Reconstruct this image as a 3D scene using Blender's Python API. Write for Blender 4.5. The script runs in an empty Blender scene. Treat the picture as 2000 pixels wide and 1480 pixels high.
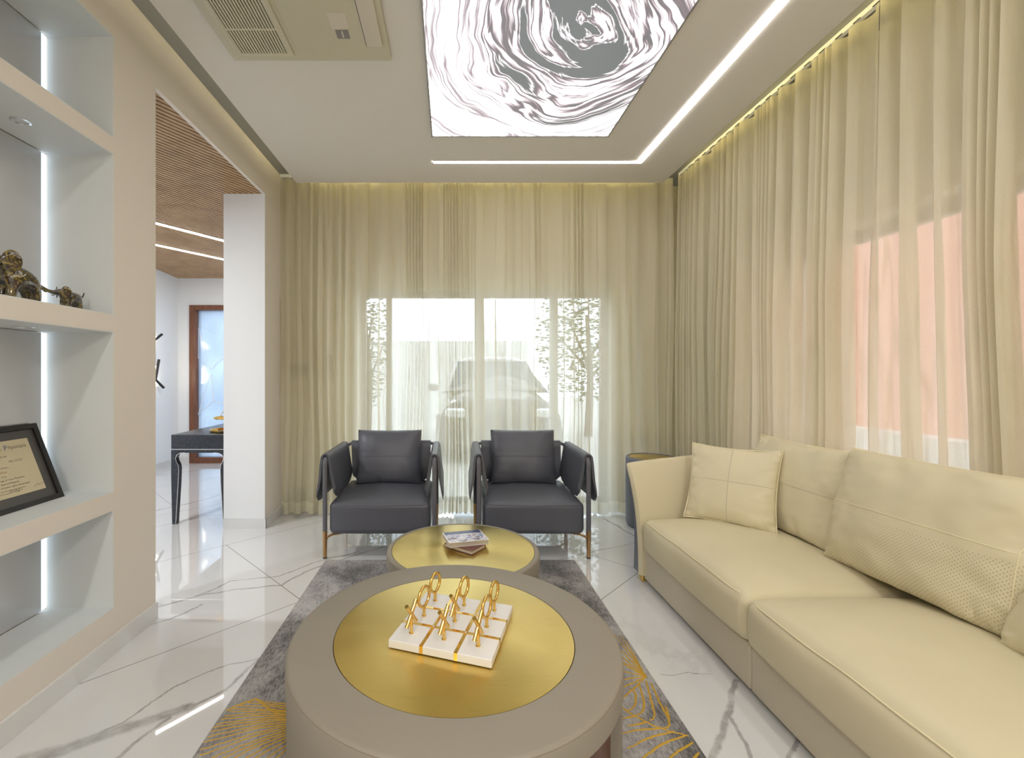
import bpy, bmesh, math, random
from mathutils import Vector, Matrix, noise as mnoise
random.seed(7)
SC = bpy.context.scene
COL = SC.collection
PI = math.pi
F, CX, CY, H = 891.0, 880.0, 731.0, 1.2      # focal length in px, vanishing point, eye height
# ------------------------------------------------------------------ camera
cam = bpy.data.cameras.new('camera'); camo = bpy.data.objects.new('camera', cam); COL.objects.link(camo)
camo.location = (0, 0, H); camo.rotation_euler = (PI/2, 0, 0)
cam.sensor_width = 36; cam.sensor_fit = 'HORIZONTAL'; cam.lens = F/2000*36
cam.shift_x = (1000-CX)/2000; cam.shift_y = (CY-740)/2000
cam.clip_start = 0.02; cam.clip_end = 200
SC.camera = camo
# ------------------------------------------------------------------ world, exposure
w = bpy.data.worlds.new('world'); SC.world = w; w.use_nodes = True
bg = w.node_tree.nodes['Background']; bg.inputs[0].default_value = (.84, .92, 1, 1); bg.inputs[1].default_value = 3.4
vs = SC.view_settings; vs.view_transform = 'Standard'; vs.look = 'None'; vs.gamma = 1; vs.use_curve_mapping = False
vs.exposure = 0.5
# lamps' strengths
ART, LED, COVE, HALL = 2.6, 10.0, 19.0, 16.0
def area(name, loc, rot, sx, sy, power, color=(1, 1, 1)):
    l = bpy.data.lights.new(name, 'AREA'); l.shape = 'RECTANGLE'; l.size = sx; l.size_y = sy; l.energy = power; l.color = color
    o = bpy.data.objects.new(name, l); COL.objects.link(o); o.location = loc; o.rotation_euler = rot
    return o
# fill lights added out of view, behind the camera and in the hall (each has its own fixture below)
ROOM_FILL = [(-.8, -.9, 2.774, 14), (.9, -.9, 2.774, 14), (-.8, -1.9, 2.774, 14), (.9, -1.9, 2.774, 14)]
HALL_FILL = [(-2.75, 2.3, 2.56, 22), (-3.1, .9, 2.56, 22), (-2.3, 5.3, 2.46, 9)]
for i, (x, y, z, p) in enumerate(ROOM_FILL + HALL_FILL):
    area('fill_lamp', (x, y, z-.012), (0, 0, 0), .11, .11, p, (1, .98, .95) if i < 4 else (.95, .97, 1))
# ------------------------------------------------------------------ materials
def mat(name, color=(.8, .8, .8), rough=.5, metal=0, **kw):
    m = bpy.data.materials.new(name); m.use_nodes = True
    b = m.node_tree.nodes['Principled BSDF']
    b.inputs['Base Color'].default_value = (*color, 1); b.inputs['Roughness'].default_value = rough; b.inputs['Metallic'].default_value = metal
    for k, v in kw.items():
        b.inputs[k.replace('_', ' ')].default_value = v
    return m
class N:
    def __init__(s, m): s.t = m.node_tree; s.b = s.t.nodes.get('Principled BSDF')
    def n(s, typ, ins=None, **at):
        nd = s.t.nodes.new(typ)
        for k, v in at.items(): setattr(nd, k, v)
        for k, v in (ins or {}).items(): s.put(nd.inputs[k], v)
        return nd
    def put(s, sock, v):
        if hasattr(v, 'is_linked') or isinstance(v, bpy.types.NodeSocket): s.t.links.new(v, sock)
        else: sock.default_value = v
    def math(s, op, a, b=None, c=None, clamp=False):
        nd = s.t.nodes.new('ShaderNodeMath'); nd.operation = op; nd.use_clamp = clamp
        for i, v in enumerate((a, b, c)):
            if v is not None: s.put(nd.inputs[i], v)
        return nd.outputs[0]
    def vm(s, op, a, b=None, sc=None):
        nd = s.t.nodes.new('ShaderNodeVectorMath'); nd.operation = op
        s.put(nd.inputs[0], a)
        if b is not None: s.put(nd.inputs[1], b)
        if sc is not None: s.put(nd.inputs['Scale'], sc)
        return nd.outputs['Value'] if op in ('DOT_PRODUCT', 'LENGTH', 'DISTANCE') else nd.outputs[0]
    def coord(s, kind='Object'): return s.t.nodes.new('ShaderNodeTexCoord').outputs[kind]
    def mapping(s, v, scale=(1, 1, 1), loc=(0, 0, 0), rot=(0, 0, 0)):
        return s.n('ShaderNodeMapping', {'Vector': v, 'Scale': scale, 'Location': loc, 'Rotation': rot}).outputs[0]
    def noise(s, v, scale=5, detail=3, rough=.5, dist=0):
        return s.n('ShaderNodeTexNoise', {'Vector': v, 'Scale': scale, 'Detail': detail, 'Roughness': rough, 'Distortion': dist}).outputs
    def ramp(s, f, stops, interp='LINEAR'):
        nd = s.t.nodes.new('ShaderNodeValToRGB'); nd.color_ramp.interpolation = interp; e = nd.color_ramp.elements
        while len(e) < len(stops): e.new(.5)
        for i, (p, c) in enumerate(stops):
            e[i].position = p; e[i].color = (*c, 1) if len(c) == 3 else c
        s.put(nd.inputs[0], f); return nd.outputs[0]
    def mix(s, f, a, b, blend='MIX'):
        nd = s.t.nodes.new('ShaderNodeMix'); nd.data_type = 'RGBA'; nd.blend_type = blend
        s.put(nd.inputs[0], f)
        for i, v in ((6, a), (7, b)): s.put(nd.inputs[i], (*v, 1) if isinstance(v, tuple) and len(v) == 3 else v)
        return nd.outputs[2]
    def bump(s, h, strength=.2, dist=.01):
        o = s.n('ShaderNodeBump', {'Height': h, 'Strength': strength, 'Distance': dist}).outputs[0]
        s.put(s.b.inputs['Normal'], o); return o
def leather(name, col, rough=.5, bump=.12, sc=260):
    m = mat(name, col, rough); n = N(m); c = n.coord()
    a = n.noise(c, sc, 3); b = n.noise(c, 5, 3)
    n.put(n.b.inputs['Base Color'], n.mix(n.math('MULTIPLY', b[0], .5), tuple(x*1.06 for x in col), tuple(x*.9 for x in col)))
    n.bump(a[0], bump, .002); return m
def metal(name, col, rough=.15): return mat(name, col, rough, 1)
def emit(name, col, s):
    m = mat(name, col, .5); b = m.node_tree.nodes['Principled BSDF']
    b.inputs['Emission Color'].default_value = (*col, 1); b.inputs['Emission Strength'].default_value = s; return m
def paint(name, col, rough=.6):
    m = mat(name, col, rough); n = N(m); n.bump(n.noise(n.coord(), 180, 2)[0], .03, .002); return m
M = {}
M['wall'] = paint('warm_wall_paint', (.79, .73, .66))
M['niche'] = paint('cool_white_finish', (.72, .75, .75))
M['white'] = paint('white_wall_paint', (.80, .82, .84))
M['outerwall'] = paint('cream_wall_paint', (.72, .66, .48))
M['ceiling'] = paint('ceiling_paint', (.76, .72, .66))
M['ceilup'] = paint('shaded_upper_ceiling', (.30, .30, .29))  # base darkened to put the shade above the cove into the colour
M['cream'] = leather('cream_leather', (.66, .59, .40), .5)
M['creamside'] = leather('cream_leather_base', (.56, .50, .38), .55)
M['thread'] = mat('pale_thread', (.80, .72, .48), .6)
M['greyle'] = leather('grey_leather', (.096, .101, .124), .42)
M['greypost'] = leather('grey_leather_wrap', (.125, .125, .145), .5)
M['shell'] = leather('blue_grey_leather', (.15, .16, .20), .5)
M['taupe'] = leather('taupe_leather', (.285, .255, .205), .58, .1, 400)
M['taupedark'] = mat('taupe_stitch', (.24, .2, .15), .7)
M['gold'] = metal('polished_gold', (.83, .56, .17), .13)
M['bronze'] = metal('bronze_leg', (.52, .33, .16), .28)
M['silver'] = metal('silver_inlay', (.8, .82, .85), .2)
M['black'] = mat('black_frame', (.012, .01, .01), .35)
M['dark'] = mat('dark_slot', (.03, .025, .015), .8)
M['led'] = emit('led_diffuser', (1, .98, .96), LED)
M['cove'] = emit('cove_led', (1, .86, .42), COVE)
M['hallled'] = emit('hall_led', (1, .95, .86), HALL)
M['edgeled'] = emit('niche_edge_led', (.72, .86, 1), .95)
M['lamp'] = emit('fill_light_disc', (1, .97, .92), 4)
M['sconce'] = emit('sconce_led', (1, .86, .66), 30)
M['acplastic'] = mat('air_conditioner_plastic', (.60, .56, .42), .45)
M['acflap'] = mat('air_conditioner_flap', (.66, .60, .50), .4)
M['badge'] = mat('grey_badge', (.25, .23, .22), .4)
M['rubber'] = mat('dark_rubber', (.02, .02, .02), .6)
M['marbledge'] = None
# brushed brass with radial anisotropy (circular brushing read through noise bump)
def brass(name):
    m = mat(name, (.70, .54, .19), .30, 1); n = N(m); c = n.coord()
    n.b.inputs['Anisotropic'].default_value = .92
    tg = n.n('ShaderNodeTangent'); tg.direction_type = 'RADIAL'; tg.axis = 'Z'
    n.put(n.b.inputs['Tangent'], tg.outputs[0])
    f = n.noise(n.mapping(c, (2, 2, 2)), 3, 3)
    n.put(n.b.inputs['Base Color'], n.mix(f[0], (.76, .59, .22), (.68, .52, .17)))
    sx = n.noise(n.mapping(c, (4, 500, 4)), 2, 2)
    n.put(n.b.inputs['Roughness'], n.math('MULTIPLY_ADD', sx[0], .12, .24))
    return m
M['brass'] = brass('brushed_brass')
# curtain: woven sheer, partly see-through, partly glowing when lit from behind
def curtain_mat():
    m = mat('sheer_curtain', (.8, .75, .6), .8); n = N(m); t = n.t
    uv = t.nodes.new('ShaderNodeUVMap').outputs[0]
    sep = n.n('ShaderNodeSeparateXYZ', {0: uv}); u, v = sep.outputs[0], sep.outputs[1]
    wv = n.noise(n.mapping(uv, (1.2, 1.1, 1)), 3, 4, .6)
    fine = n.noise(n.mapping(uv, (7, 22, 1)), 6, 3, .7)
    uu = n.math('ADD', u, n.math('MULTIPLY', n.math('SUBTRACT', fine[0], .5), .006))
    uu = n.math('ADD', uu, n.math('MULTIPLY', n.math('SUBTRACT', wv[0], .5), .03))
    cmb = n.n('ShaderNodeCombineXYZ', {0: uu, 1: n.math('MULTIPLY', v, .05)}).outputs[0]
    st = n.noise(cmb, 15, 2, .5)
    lines = n.ramp(st[0], [(.47, (0, 0, 0)), (.505, (1, 1, 1)), (.54, (0, 0, 0))])
    weave = n.noise(n.mapping(uv, (260, 190, 1)), 1, 2, .6)
    col = n.mix(n.math('MULTIPLY', lines, .62), (.87, .82, .635), (.62, .55, .36))
    col = n.mix(n.math('MULTIPLY', n.noise(n.mapping(uv, (2, .1, 1)), 2, 2)[0], .55), col, (.76, .70, .50))
    dif = n.n('ShaderNodeBsdfDiffuse', {0: col}); tra = n.n('ShaderNodeBsdfTranslucent', {0: n.mix(.6, col, (.9, .89, .87))})
    mx = n.n('ShaderNodeMixShader', {0: .38, 1: dif.outputs[0], 2: tra.outputs[0]})
    hem = n.math('LESS_THAN', v, .115)
    op = n.math('MULTIPLY_ADD', weave[0], .16, .645)
    op = n.math('ADD', op, n.math('MULTIPLY', lines, .10))
    op = n.math('ADD', op, n.math('MULTIPLY', hem, .2), clamp=True)
    tr = n.n('ShaderNodeBsdfTransparent', {0: (.97, .96, .94, 1)})
    fx = n.n('ShaderNodeMixShader', {0: op, 1: tr.outputs[0], 2: mx.outputs[0]})
    out = t.nodes['Material Output']; t.links.new(fx.outputs[0], out.inputs[0]); t.nodes.remove(n.b)
    return m
M['curtain'] = curtain_mat()
def clear_glass(name, tint=(.95, .98, 1), gl=.06):
    m = mat(name); n = N(m); t = n.t
    a = n.n('ShaderNodeBsdfTransparent', {0: (*tint, 1)}); g = n.n('ShaderNodeBsdfGlossy', {0: (1, 1, 1, 1), 'Roughness': .02})
    fx = n.n('ShaderNodeMixShader', {0: gl, 1: a.outputs[0], 2: g.outputs[0]})
    t.links.new(fx.outputs[0], t.nodes['Material Output'].inputs[0]); t.nodes.remove(n.b); return m
M['glass'] = clear_glass('window_glass')
def frosted_pane():
    m = mat('patterned_door_glass'); n = N(m); t = n.t; c = n.coord()
    f = n.noise(n.mapping(c, (1.3, 1, .9)), 2.2, 3)
    col = n.mix(f[0], (.40, .46, .54), (.74, .82, .92))
    a = n.n('ShaderNodeBsdfTranslucent', {0: col}); g = n.n('ShaderNodeBsdfGlossy', {0: (.8, .9, 1, 1), 'Roughness': .12})
    fx = n.n('ShaderNodeMixShader', {0: .18, 1: a.outputs[0], 2: g.outputs[0]})
    t.links.new(fx.outputs[0], t.nodes['Material Output'].inputs[0]); t.nodes.remove(n.b); return m
M['doorglass'] = frosted_pane()
M['frost'] = mat('frosted_mirror', (.68, .68, .69), .22, .8)
def wood(name, c1, c2, rough=.4, sc=(1, 12, 12)):
    m = mat(name, c1, rough); n = N(m); c = n.coord()
    a = n.noise(n.mapping(c, sc), 5, 6, .6, .6)
    n.put(n.b.inputs['Base Color'], n.mix(n.ramp(a[0], [(.35, (0, 0, 0)), (.65, (1, 1, 1))]), c1, c2)); return m
M['walnut'] = wood('walnut', (.15, .055, .03), (.07, .022, .014), .32, (14, 14, 1.2))
M['slat'] = wood('brown_slats', (.50, .33, .18), (.40, .25, .13), .5, (1.2, 1.2, 1))
M['doorwood'] = wood('door_wood', (.22, .085, .04), (.13, .05, .025), .4, (10, 10, 1))
M['groove'] = mat('dark_groove', (.06, .03, .014), .8)
def croc():
    m = mat('black_crocodile_leather', (.02, .024, .034), .3); n = N(m); c = n.coord()
    v = n.n('ShaderNodeTexVoronoi', {'Vector': n.mapping(c, (1, 1, 1.8)), 'Scale': 55}, feature='DISTANCE_TO_EDGE').outputs[0]
    n.put(n.b.inputs['Base Color'], n.mix(n.ramp(v, [(0, (1, 1, 1)), (.12, (0, 0, 0))]), (.015, .018, .026), (.055, .065, .085)))
    n.bump(v, .4, .003); return m
M['croc'] = croc()
# ---- floor
def px2floor(x, y, z=0.0):
    d = F*(H-z)/(y-CY); return (x-CX)*d/F, d
VEINS = [  # polylines read on the floor (x, y in the photograph's frame -> floor metres), half width m
    ([(40, 1486), (118, 1468), (190, 1443), (250, 1420)], .022), ([(250, 1420), (308, 1400), (370, 1378)], .017),
    ([(370, 1378), (440, 1345), (470, 1320), (505, 1286)], .006),
    ([(150, 1452), (240, 1412), (290, 1373), (340, 1345), (400, 1315), (450, 1297), (505, 1286)], .004),
    ([(225, 1482), (285, 1432), (330, 1400)], .006),
    ([(308, 1186), (400, 1161), (470, 1150), (550, 1142), (600, 1115), (650, 1098), (760, 1064)], .006),
    ([(380, 1166), (450, 1135), (545, 1126), (610, 1100), (700, 1078)], .005),
    ([(285, 1223), (330, 1210), (395, 1180)], .005),
    ([(300, 998), (360, 985), (440, 965)], .007), ([(300, 1030), (400, 1008), (440, 1004)], .005), ([(300, 930), (440, 912)], .006),
    ([(1180, 1012), (1245, 1050)], .008), ([(1060, 1102), (1150, 1078), (1245, 1060)], .004),
    ([(1438, 1330), (1421, 1399), (1408, 1445), (1390, 1485)], .009), ([(1428, 1408), (1450, 1442), (1466, 1485)], .006),
    ([(1560, 1440), (1540, 1484)], .006), ([(1290, 1316), (1340, 1310), (1390, 1318)], .002),
]
def marble(name, tiles=True):
    m = mat(name, (.8, .8, .8), .07, IOR=1.55, Coat_Weight=.8, Coat_Roughness=.012); n = N(m)
    geo = n.n('ShaderNodeNewGeometry').outputs['Position']
    base = n.mapping(geo, (1, 1, 1) if not tiles else (1, 1, 0))
    wn = n.noise(base, 4.5, 5, .62)
    warp = n.vm('ADD', base, n.vm('SCALE', n.vm('SUBTRACT', wn[1], (.5, .5, .5)), sc=.07))
    if tiles: warp = n.vm('MULTIPLY', warp, (1, 1, 0))
    mask = None
    if tiles:
        for pts, hw in VEINS:
            P = [px2floor(*p) for p in pts]
            for a, b in zip(P, P[1:]):
                ba = (b[0]-a[0], b[1]-a[1], 0); q = ba[0]**2+ba[1]**2
                pa = n.vm('SUBTRACT', warp, (a[0], a[1], 0))
                h = n.math('DIVIDE', n.vm('DOT_PRODUCT', pa, ba), q, clamp=True)
                proj = n.n('ShaderNodeVectorMath', {0: ba, 'Scale': h}, operation='SCALE').outputs[0]
                d = n.vm('DISTANCE', pa, proj)
                k = n.math('MULTIPLY_ADD', d, -1/(hw*.9), 1.75, clamp=True)
                mask = k if mask is None else n.math('MAXIMUM', mask, k)
        brk = n.noise(base, 14, 4, .6)[0]
        mask = n.math('MULTIPLY', mask, n.math('MULTIPLY_ADD', brk, 1.7, -.18, clamp=True), clamp=True)
    # faint procedural veins everywhere
    v = n.noise(n.mapping(base, (1, .45, 1), rot=(0, 0, .6)), 1.1, 6, .55, .9)[0]
    v = n.math('ABSOLUTE', n.math('SUBTRACT', v, .5))
    faint = n.ramp(v, [(0, (1, 1, 1)), (.012, (0, 0, 0))])
    gate = n.ramp(n.noise(base, 1.6, 2)[0], [(.55, (0, 0, 0)), (.7, (1, 1, 1))])
    faint = n.math('MULTIPLY', n.math('MULTIPLY', faint, gate), .22)
    mask = faint if mask is None else n.math('MAXIMUM', mask, faint)
    cloud = n.noise(base, 1.7, 4)[0]
    col = n.mix(cloud, (.76, .765, .765), (.68, .685, .685))
    col = n.mix(n.math('MULTIPLY', mask, .85), col, (.235, .23, .225))
    if tiles:
        r2 = math.sqrt(.5)
        qv = n.vm('DOT_PRODUCT', base, (r2, r2, 0)); pv = n.vm('DOT_PRODUCT', base, (r2, -r2, 0))
        vec = n.n('ShaderNodeCombineXYZ', {0: n.math('SUBTRACT', qv, 1.153), 1: n.math('ADD', pv, 2.268)}).outputs[0]
        br = n.n('ShaderNodeTexBrick', {'Vector': vec, 'Scale': 1.0, 'Mortar Size': .0022, 'Mortar Smooth': 0., 'Brick Width': 3.3, 'Row Height': 1.117})
        br.offset = .5
        col = n.mix(br.outputs['Fac'], col, (.17, .16, .14))
        n.put(n.b.inputs['Roughness'], n.math('MULTIPLY_ADD', br.outputs['Fac'], .5, .03))
    n.put(n.b.inputs['Base Color'], col)
    return m
M['floor'] = marble('polished_marble_tiles')
M['marbledge'] = marble('marble_skirting', False)
# ---- rug pile
def rugmat():
    m = mat('grey_rug_pile', (.2, .2, .2), .95); n = N(m); c = n.n('ShaderNodeNewGeometry').outputs['Position']
    a = n.math('MULTIPLY_ADD', n.noise(n.mapping(c, (1, 1, 1)), 2.6, 6, .66, .4)[0], 1.35, -.07)
    f = n.noise(n.mapping(c, (160, 45, 40), rot=(0, 0, .3)), 1, 3, .7)[0]
    k = n.math('MULTIPLY_ADD', n.math('SUBTRACT', f, .5), .75, a)
    n.put(n.b.inputs['Base Color'], n.ramp(k, [(.30, (.035, .033, .034)), (.46, (.11, .103, .103)), (.60, (.27, .255, .25)), (.78, (.42, .405, .39))]))
    n.b.inputs['Sheen Weight'].default_value = .3
    n.bump(f, .5, .006); return m
M['rug'] = rugmat()
M['ruggold'] = mat('gold_rug_yarn', (.55, .33, .03), .7)
# ---- lightbox artwork (poured paint swirl)
def artmat():
    m = mat('backlit_swirl_print', (0, 0, 0), .25); n = N(m)
    c = n.n('ShaderNodeNewGeometry').outputs['Position']
    p = n.vm('SUBTRACT', n.vm('MULTIPLY', c, (1, 1, 0)), (.60, 2.07, 0))
    w1 = n.noise(p, 1.25, 0, .5)[1]; w2 = n.noise(p, 5.5, 1, .5)[1]
    p1 = n.vm('ADD', p, n.vm('SCALE', n.vm('SUBTRACT', w1, (.5, .5, .5)), sc=.36)); p1 = n.vm('ADD', p1, n.vm('SCALE', n.vm('SUBTRACT', w2, (.5, .5, .5)), sc=.07)); p1 = n.vm('MULTIPLY', p1, (1, 1, 0))
    r0 = n.vm('LENGTH', p1)
    rot = n.n('ShaderNodeVectorRotate', {'Vector': p1, 'Angle': n.math('MULTIPLY', r0, .0)}, rotation_type='Z_AXIS').outputs[0]
    pe = n.vm('MULTIPLY', n.n('ShaderNodeVectorRotate', {'Vector': rot, 'Angle': .3}, rotation_type='Z_AXIS').outputs[0], (1, .70, 1))
    r = n.vm('LENGTH', pe)
    nrm = n.vm('NORMALIZE', pe)
    base = n.n('ShaderNodeCombineXYZ', {2: n.math('MULTIPLY', r, 10)}).outputs[0]
    cc = n.vm('ADD', n.vm('SCALE', nrm, sc=.5), base)
    st = n.noise(cc, 1.0, 1, .4)[0]
    base2 = n.n('ShaderNodeCombineXYZ', {2: n.math('MULTIPLY', r, 62)}).outputs[0]
    fi = n.noise(n.vm('ADD', n.vm('SCALE', nrm, sc=1.1), base2), 1.0, 3, .65)[0]
    k = n.math('ADD', st, n.math('MULTIPLY', n.math('SUBTRACT', fi, .5), .17))
    # darker paint gathered towards the middle of the pour, white paint outside
    k = n.math('ADD', k, n.math('MULTIPLY_ADD', r, .48, -.135))
    s = 1/ART
    g2 = (.80*s, .76*s, .78*s); wh, lg, mv, dk = (1, 1, 1), (.62*s*1.5, .58*s*1.5, .60*s*1.5), (.20*s, .145*s, .17*s), (.115*s, .125*s, .13*s)
    col = n.ramp(k, [(.0, dk), (.40, dk), (.415, lg), (.43, dk), (.455, mv), (.48, lg), (.50, wh), (.52, mv), (.535, dk), (.55, mv), (.575, lg), (.60, wh), (.625, mv), (.65, lg), (.665, wh), (.69, lg), (.705, mv), (.72, g2), (.75, wh), (.765, g2), (.785, lg), (.80, wh), (.84, g2), (.86, lg), (.88, wh), (1, wh)])
    n.put(n.b.inputs['Emission Color'], col); n.b.inputs['Emission Strength'].default_value = ART
    n.b.inputs['Base Color'].default_value = (.1, .1, .1, 1)
    return m
M['art'] = artmat()
def glassanimal():
    m = mat('amber_glass', (.3, .2, .05), .06); n = N(m); c = n.coord()
    f = n.noise(n.mapping(c, (14, 14, 14)), 2.2, 3, .5, 2.4)[0]
    n.put(n.b.inputs['Base Color'], n.ramp(f, [(.38, (.018, .012, .014)), (.5, (.09, .055, .02)), (.58, (.34, .27, .06)), (.68, (.10, .05, .02))]))
    n.b.inputs['Transmission Weight'].default_value = .35; n.b.inputs['Coat Weight'].default_value = 1; return m
M['amber'] = glassanimal()
# ------------------------------------------------------------------ mesh helpers
class MB:
    def __init__(s): s.v = []; s.f = []; s.uv = None
    def add(s, vs, fs):
        o = len(s.v); s.v += [Vector(p) for p in vs]; s.f += [[i+o for i in f] for f in fs]; return s
    def box(s, x0, x1, y0, y1, z0, z1, rz=0, c=None):
        vs = [Vector((x, y, z)) for z in (z0, z1) for x, y in ((x0, y0), (x1, y0), (x1, y1), (x0, y1))]
        if rz:
            c = c or Vector(((x0+x1)/2, (y0+y1)/2, 0)); R = Matrix.Rotation(rz, 3, 'Z')
            vs = [R @ (p-c)+c for p in vs]
        return s.add(vs, [(3, 2, 1, 0), (4, 5, 6, 7), (0, 1, 5, 4), (1, 2, 6, 5), (2, 3, 7, 6), (3, 0, 4, 7)])
    def lathe(s, prof, n=64, c=(0, 0, 0), a0=0, a1=2*PI, axis='Z'):
        full = abs(a1-a0-2*PI) < 1e-6; k = n if full else n+1; vs = []; fs = []
        for i in range(k):
            a = a0+(a1-a0)*i/n
            for r, z in prof:
                p = (r*math.cos(a), r*math.sin(a), z)
                if axis == 'X': p = (z, r*math.cos(a), r*math.sin(a))
                if axis == 'Y': p = (r*math.sin(a), z, r*math.cos(a))
                vs.append(Vector(p)+Vector(c))
        m = len(prof)
        for i in range(n):
            j = (i+1) % k
            for q in range(m-1): fs.append((i*m+q, j*m+q, j*m+q+1, i*m+q+1))
        return s.add(vs, fs)
    def tube(s, pts, r, n=10, closed=False, r_end=None):
        P = [Vector(p) for p in pts]; k = len(P); vs = []; fs = []; up = None
        for i in range(k):
            a = P[i-1] if (i > 0 or closed) else P[i]; b = P[(i+1) % k] if (i < k-1 or closed) else P[i]
            t = (b-a).normalized()
            if up is None:
                up = Vector((0, 0, 1)) if abs(t.z) < .9 else Vector((1, 0, 0))
            u = (up-t*up.dot(t)); u = u.normalized() if u.length > 1e-6 else t.orthogonal().normalized(); up = u
            w_ = t.cross(u); rr = r if r_end is None else r+(r_end-r)*i/(k-1)
            for j in range(n):
                an = 2*PI*j/n; vs.append(P[i]+(u*math.cos(an)+w_*math.sin(an))*rr)
        for i in range(k if closed else k-1):
            for j in range(n):
                fs.append((i*n+j, i*n+(j+1) % n, ((i+1) % k)*n+(j+1) % n, ((i+1) % k)*n+j))
        if not closed:
            fs.append(tuple(range(n))[::-1]); fs.append(tuple((k-1)*n+j for j in range(n)))
        return s.add(vs, fs)
    def prism(s, poly, z0, z1, axis='Z'):
        def P(a, b, h):
            return {'Z': (a, b, h), 'Y': (a, h, b), 'X': (h, a, b)}[axis]
        n = len(poly); vs = [P(a, b, z0) for a, b in poly]+[P(a, b, z1) for a, b in poly]
        fs = [tuple(range(n))[::-1], tuple(range(n, 2*n))]+[(i, (i+1) % n, n+(i+1) % n, n+i) for i in range(n)]
        return s.add(vs, fs)
    def rbox(s, c, size, r, m=8, k=4, fn=None):
        c = Vector(c); hs = [x/2 for x in size]
        def coords(h):
            rr = min(r, h*.999)
            a = [-h+rr*(1-math.cos(i/k*PI/2)) if False else -h+rr*i/k for i in range(k)]
            b = [-h+rr+(2*h-2*rr)*i/m for i in range(m+1)]
            return a+b+[-x for x in a[::-1]]
        C = [coords(h) for h in hs]; idx = {}; vs = []; fs = []
        def vert(p):
            key = tuple(round(x, 6) for x in p)
            if key not in idx:
                q = Vector(p); inn = Vector([max(-(hs[i]-min(r, hs[i]*.999)), min(hs[i]-min(r, hs[i]*.999), p[i])) for i in range(3)])
                d = q-inn
                # spread points evenly on the rounding
                if d.length > 1e-9:
                    d = Vector([math.tan(x/min(r, hs[i]*.999)*PI/4) if abs(x) > 0 else 0 for i, x in enumerate(d)])
                    d.normalize(); rad = [min(r, h*.999) for h in hs]; d = Vector([d[i]*rad[i] for i in range(3)])
                q = inn+d
                if fn: q = Vector(fn(q))
                idx[key] = len(vs); vs.append(q+c)
            return idx[key]
        for ax in range(3):
            u, v = [(1, 2), (2, 0), (0, 1)][ax]
            for sg in (-1, 1):
                for i in range(len(C[u])-1):
                    for j in range(len(C[v])-1):
                        q = []
                        for a, b in ((i, j), (i+1, j), (i+1, j+1), (i, j+1)):
                            p = [0, 0, 0]; p[ax] = sg*hs[ax]; p[u] = C[u][a]; p[v] = C[v][b]; q.append(vert(p))
                        if len(set(q)) > 2: fs.append(q if sg > 0 else q[::-1])
        return s.add(vs, fs)
    def xf(s, mtx):
        s.v = [mtx @ p for p in s.v]; return s
    def build(s, name, m, parent=None, smooth=True, bevel=0, world=False, sub=0):
        me = bpy.data.meshes.new(name)
        off = parent.matrix_basis.inverted() if (parent and world) else None
        if off and parent.parent: off = off @ parent.parent.matrix_basis.inverted()
        vs = [(off @ p if off else p) for p in s.v]
        me.from_pydata([tuple(p) for p in vs], [], s.f)
        bm = bmesh.new(); bm.from_mesh(me); bmesh.ops.recalc_face_normals(bm, faces=bm.faces); bm.to_mesh(me); bm.free()
        if s.uv:
            l = me.uv_layers.new(name='UVMap')
            for lp in me.loops: l.data[lp.index].uv = s.uv[lp.vertex_index]
        me.materials.append(M[m] if isinstance(m, str) else m)
        if smooth:
            me.shade_smooth() if hasattr(me, 'shade_smooth') else None
            try: me.set_sharp_from_angle(angle=math.radians(38))
            except Exception: pass
        o = bpy.data.objects.new(name, me); COL.objects.link(o)
        if parent: o.parent = parent
        if bevel:
            b = o.modifiers.new('bevel', 'BEVEL'); b.width = bevel; b.segments = 3; b.limit_method = 'ANGLE'
        if sub:
            b = o.modifiers.new('sub', 'SUBSURF'); b.levels = b.render_levels = sub
        return o
def tag(o, label=None, cat=None, group=None, kind=None):
    if label: o['label'] = label
    if cat: o['category'] = cat
    if group: o['group'] = group
    if kind: o['kind'] = kind
    return o
def empty(name, loc, rz, label, cat, group=None):
    o = bpy.data.objects.new(name, None); COL.objects.link(o); o.location = loc; o.rotation_euler = (0, 0, rz); o.empty_display_size = .05
    o.matrix_basis = Matrix.Translation(loc) @ Matrix.Rotation(rz, 4, 'Z')
    return tag(o, label, cat, group)
def struct(name, mb, m, **k):
    return tag(mb.build(name, m, smooth=False, **k), kind='structure')
def children(o, allo): return [c for c in allo if c.parent == o]
def copy_tree(o, parent=None, allo=None):
    allo = allo or list(bpy.data.objects)
    c = o.copy(); COL.objects.link(c); c.parent = parent
    for ch in children(o, allo): copy_tree(ch, c, allo)
    return c
def arc(c, r, a0, a1, n, plane='xz'):
    out = []
    for i in range(n+1):
        a = a0+(a1-a0)*i/n; x, y = r*math.cos(a), r*math.sin(a)
        out.append({'xz': (c[0]+x, c[1], c[2]+y), 'yz': (c[0], c[1]+x, c[2]+y), 'xy': (c[0]+x, c[1]+y, c[2])}[plane])
    return out
# ------------------------------------------------------------------ the setting
WX, CZ, UZ = -1.451, 2.774, 2.90          # left wall plane, lowered ceiling, upper ceiling
HX, HY = -3.69, 6.18                      # hall left wall, hall end wall
fl = MB(); fl.box(-4.2, 2.35, -2.7, 4.3, -.06, 0); fl.box(-4.2, -1.5, 4.3, 6.4, -.06, 0)
struct('floor', fl, 'floor')
c = MB(); c.box(-1.268, 1.745, -2.6, 3.75, CZ, CZ+.06)
struct('ceiling', c, 'ceiling')
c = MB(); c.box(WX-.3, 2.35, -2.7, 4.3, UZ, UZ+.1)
tag(c.build('ceiling_upper', 'ceilup', smooth=False), kind='structure')
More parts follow.
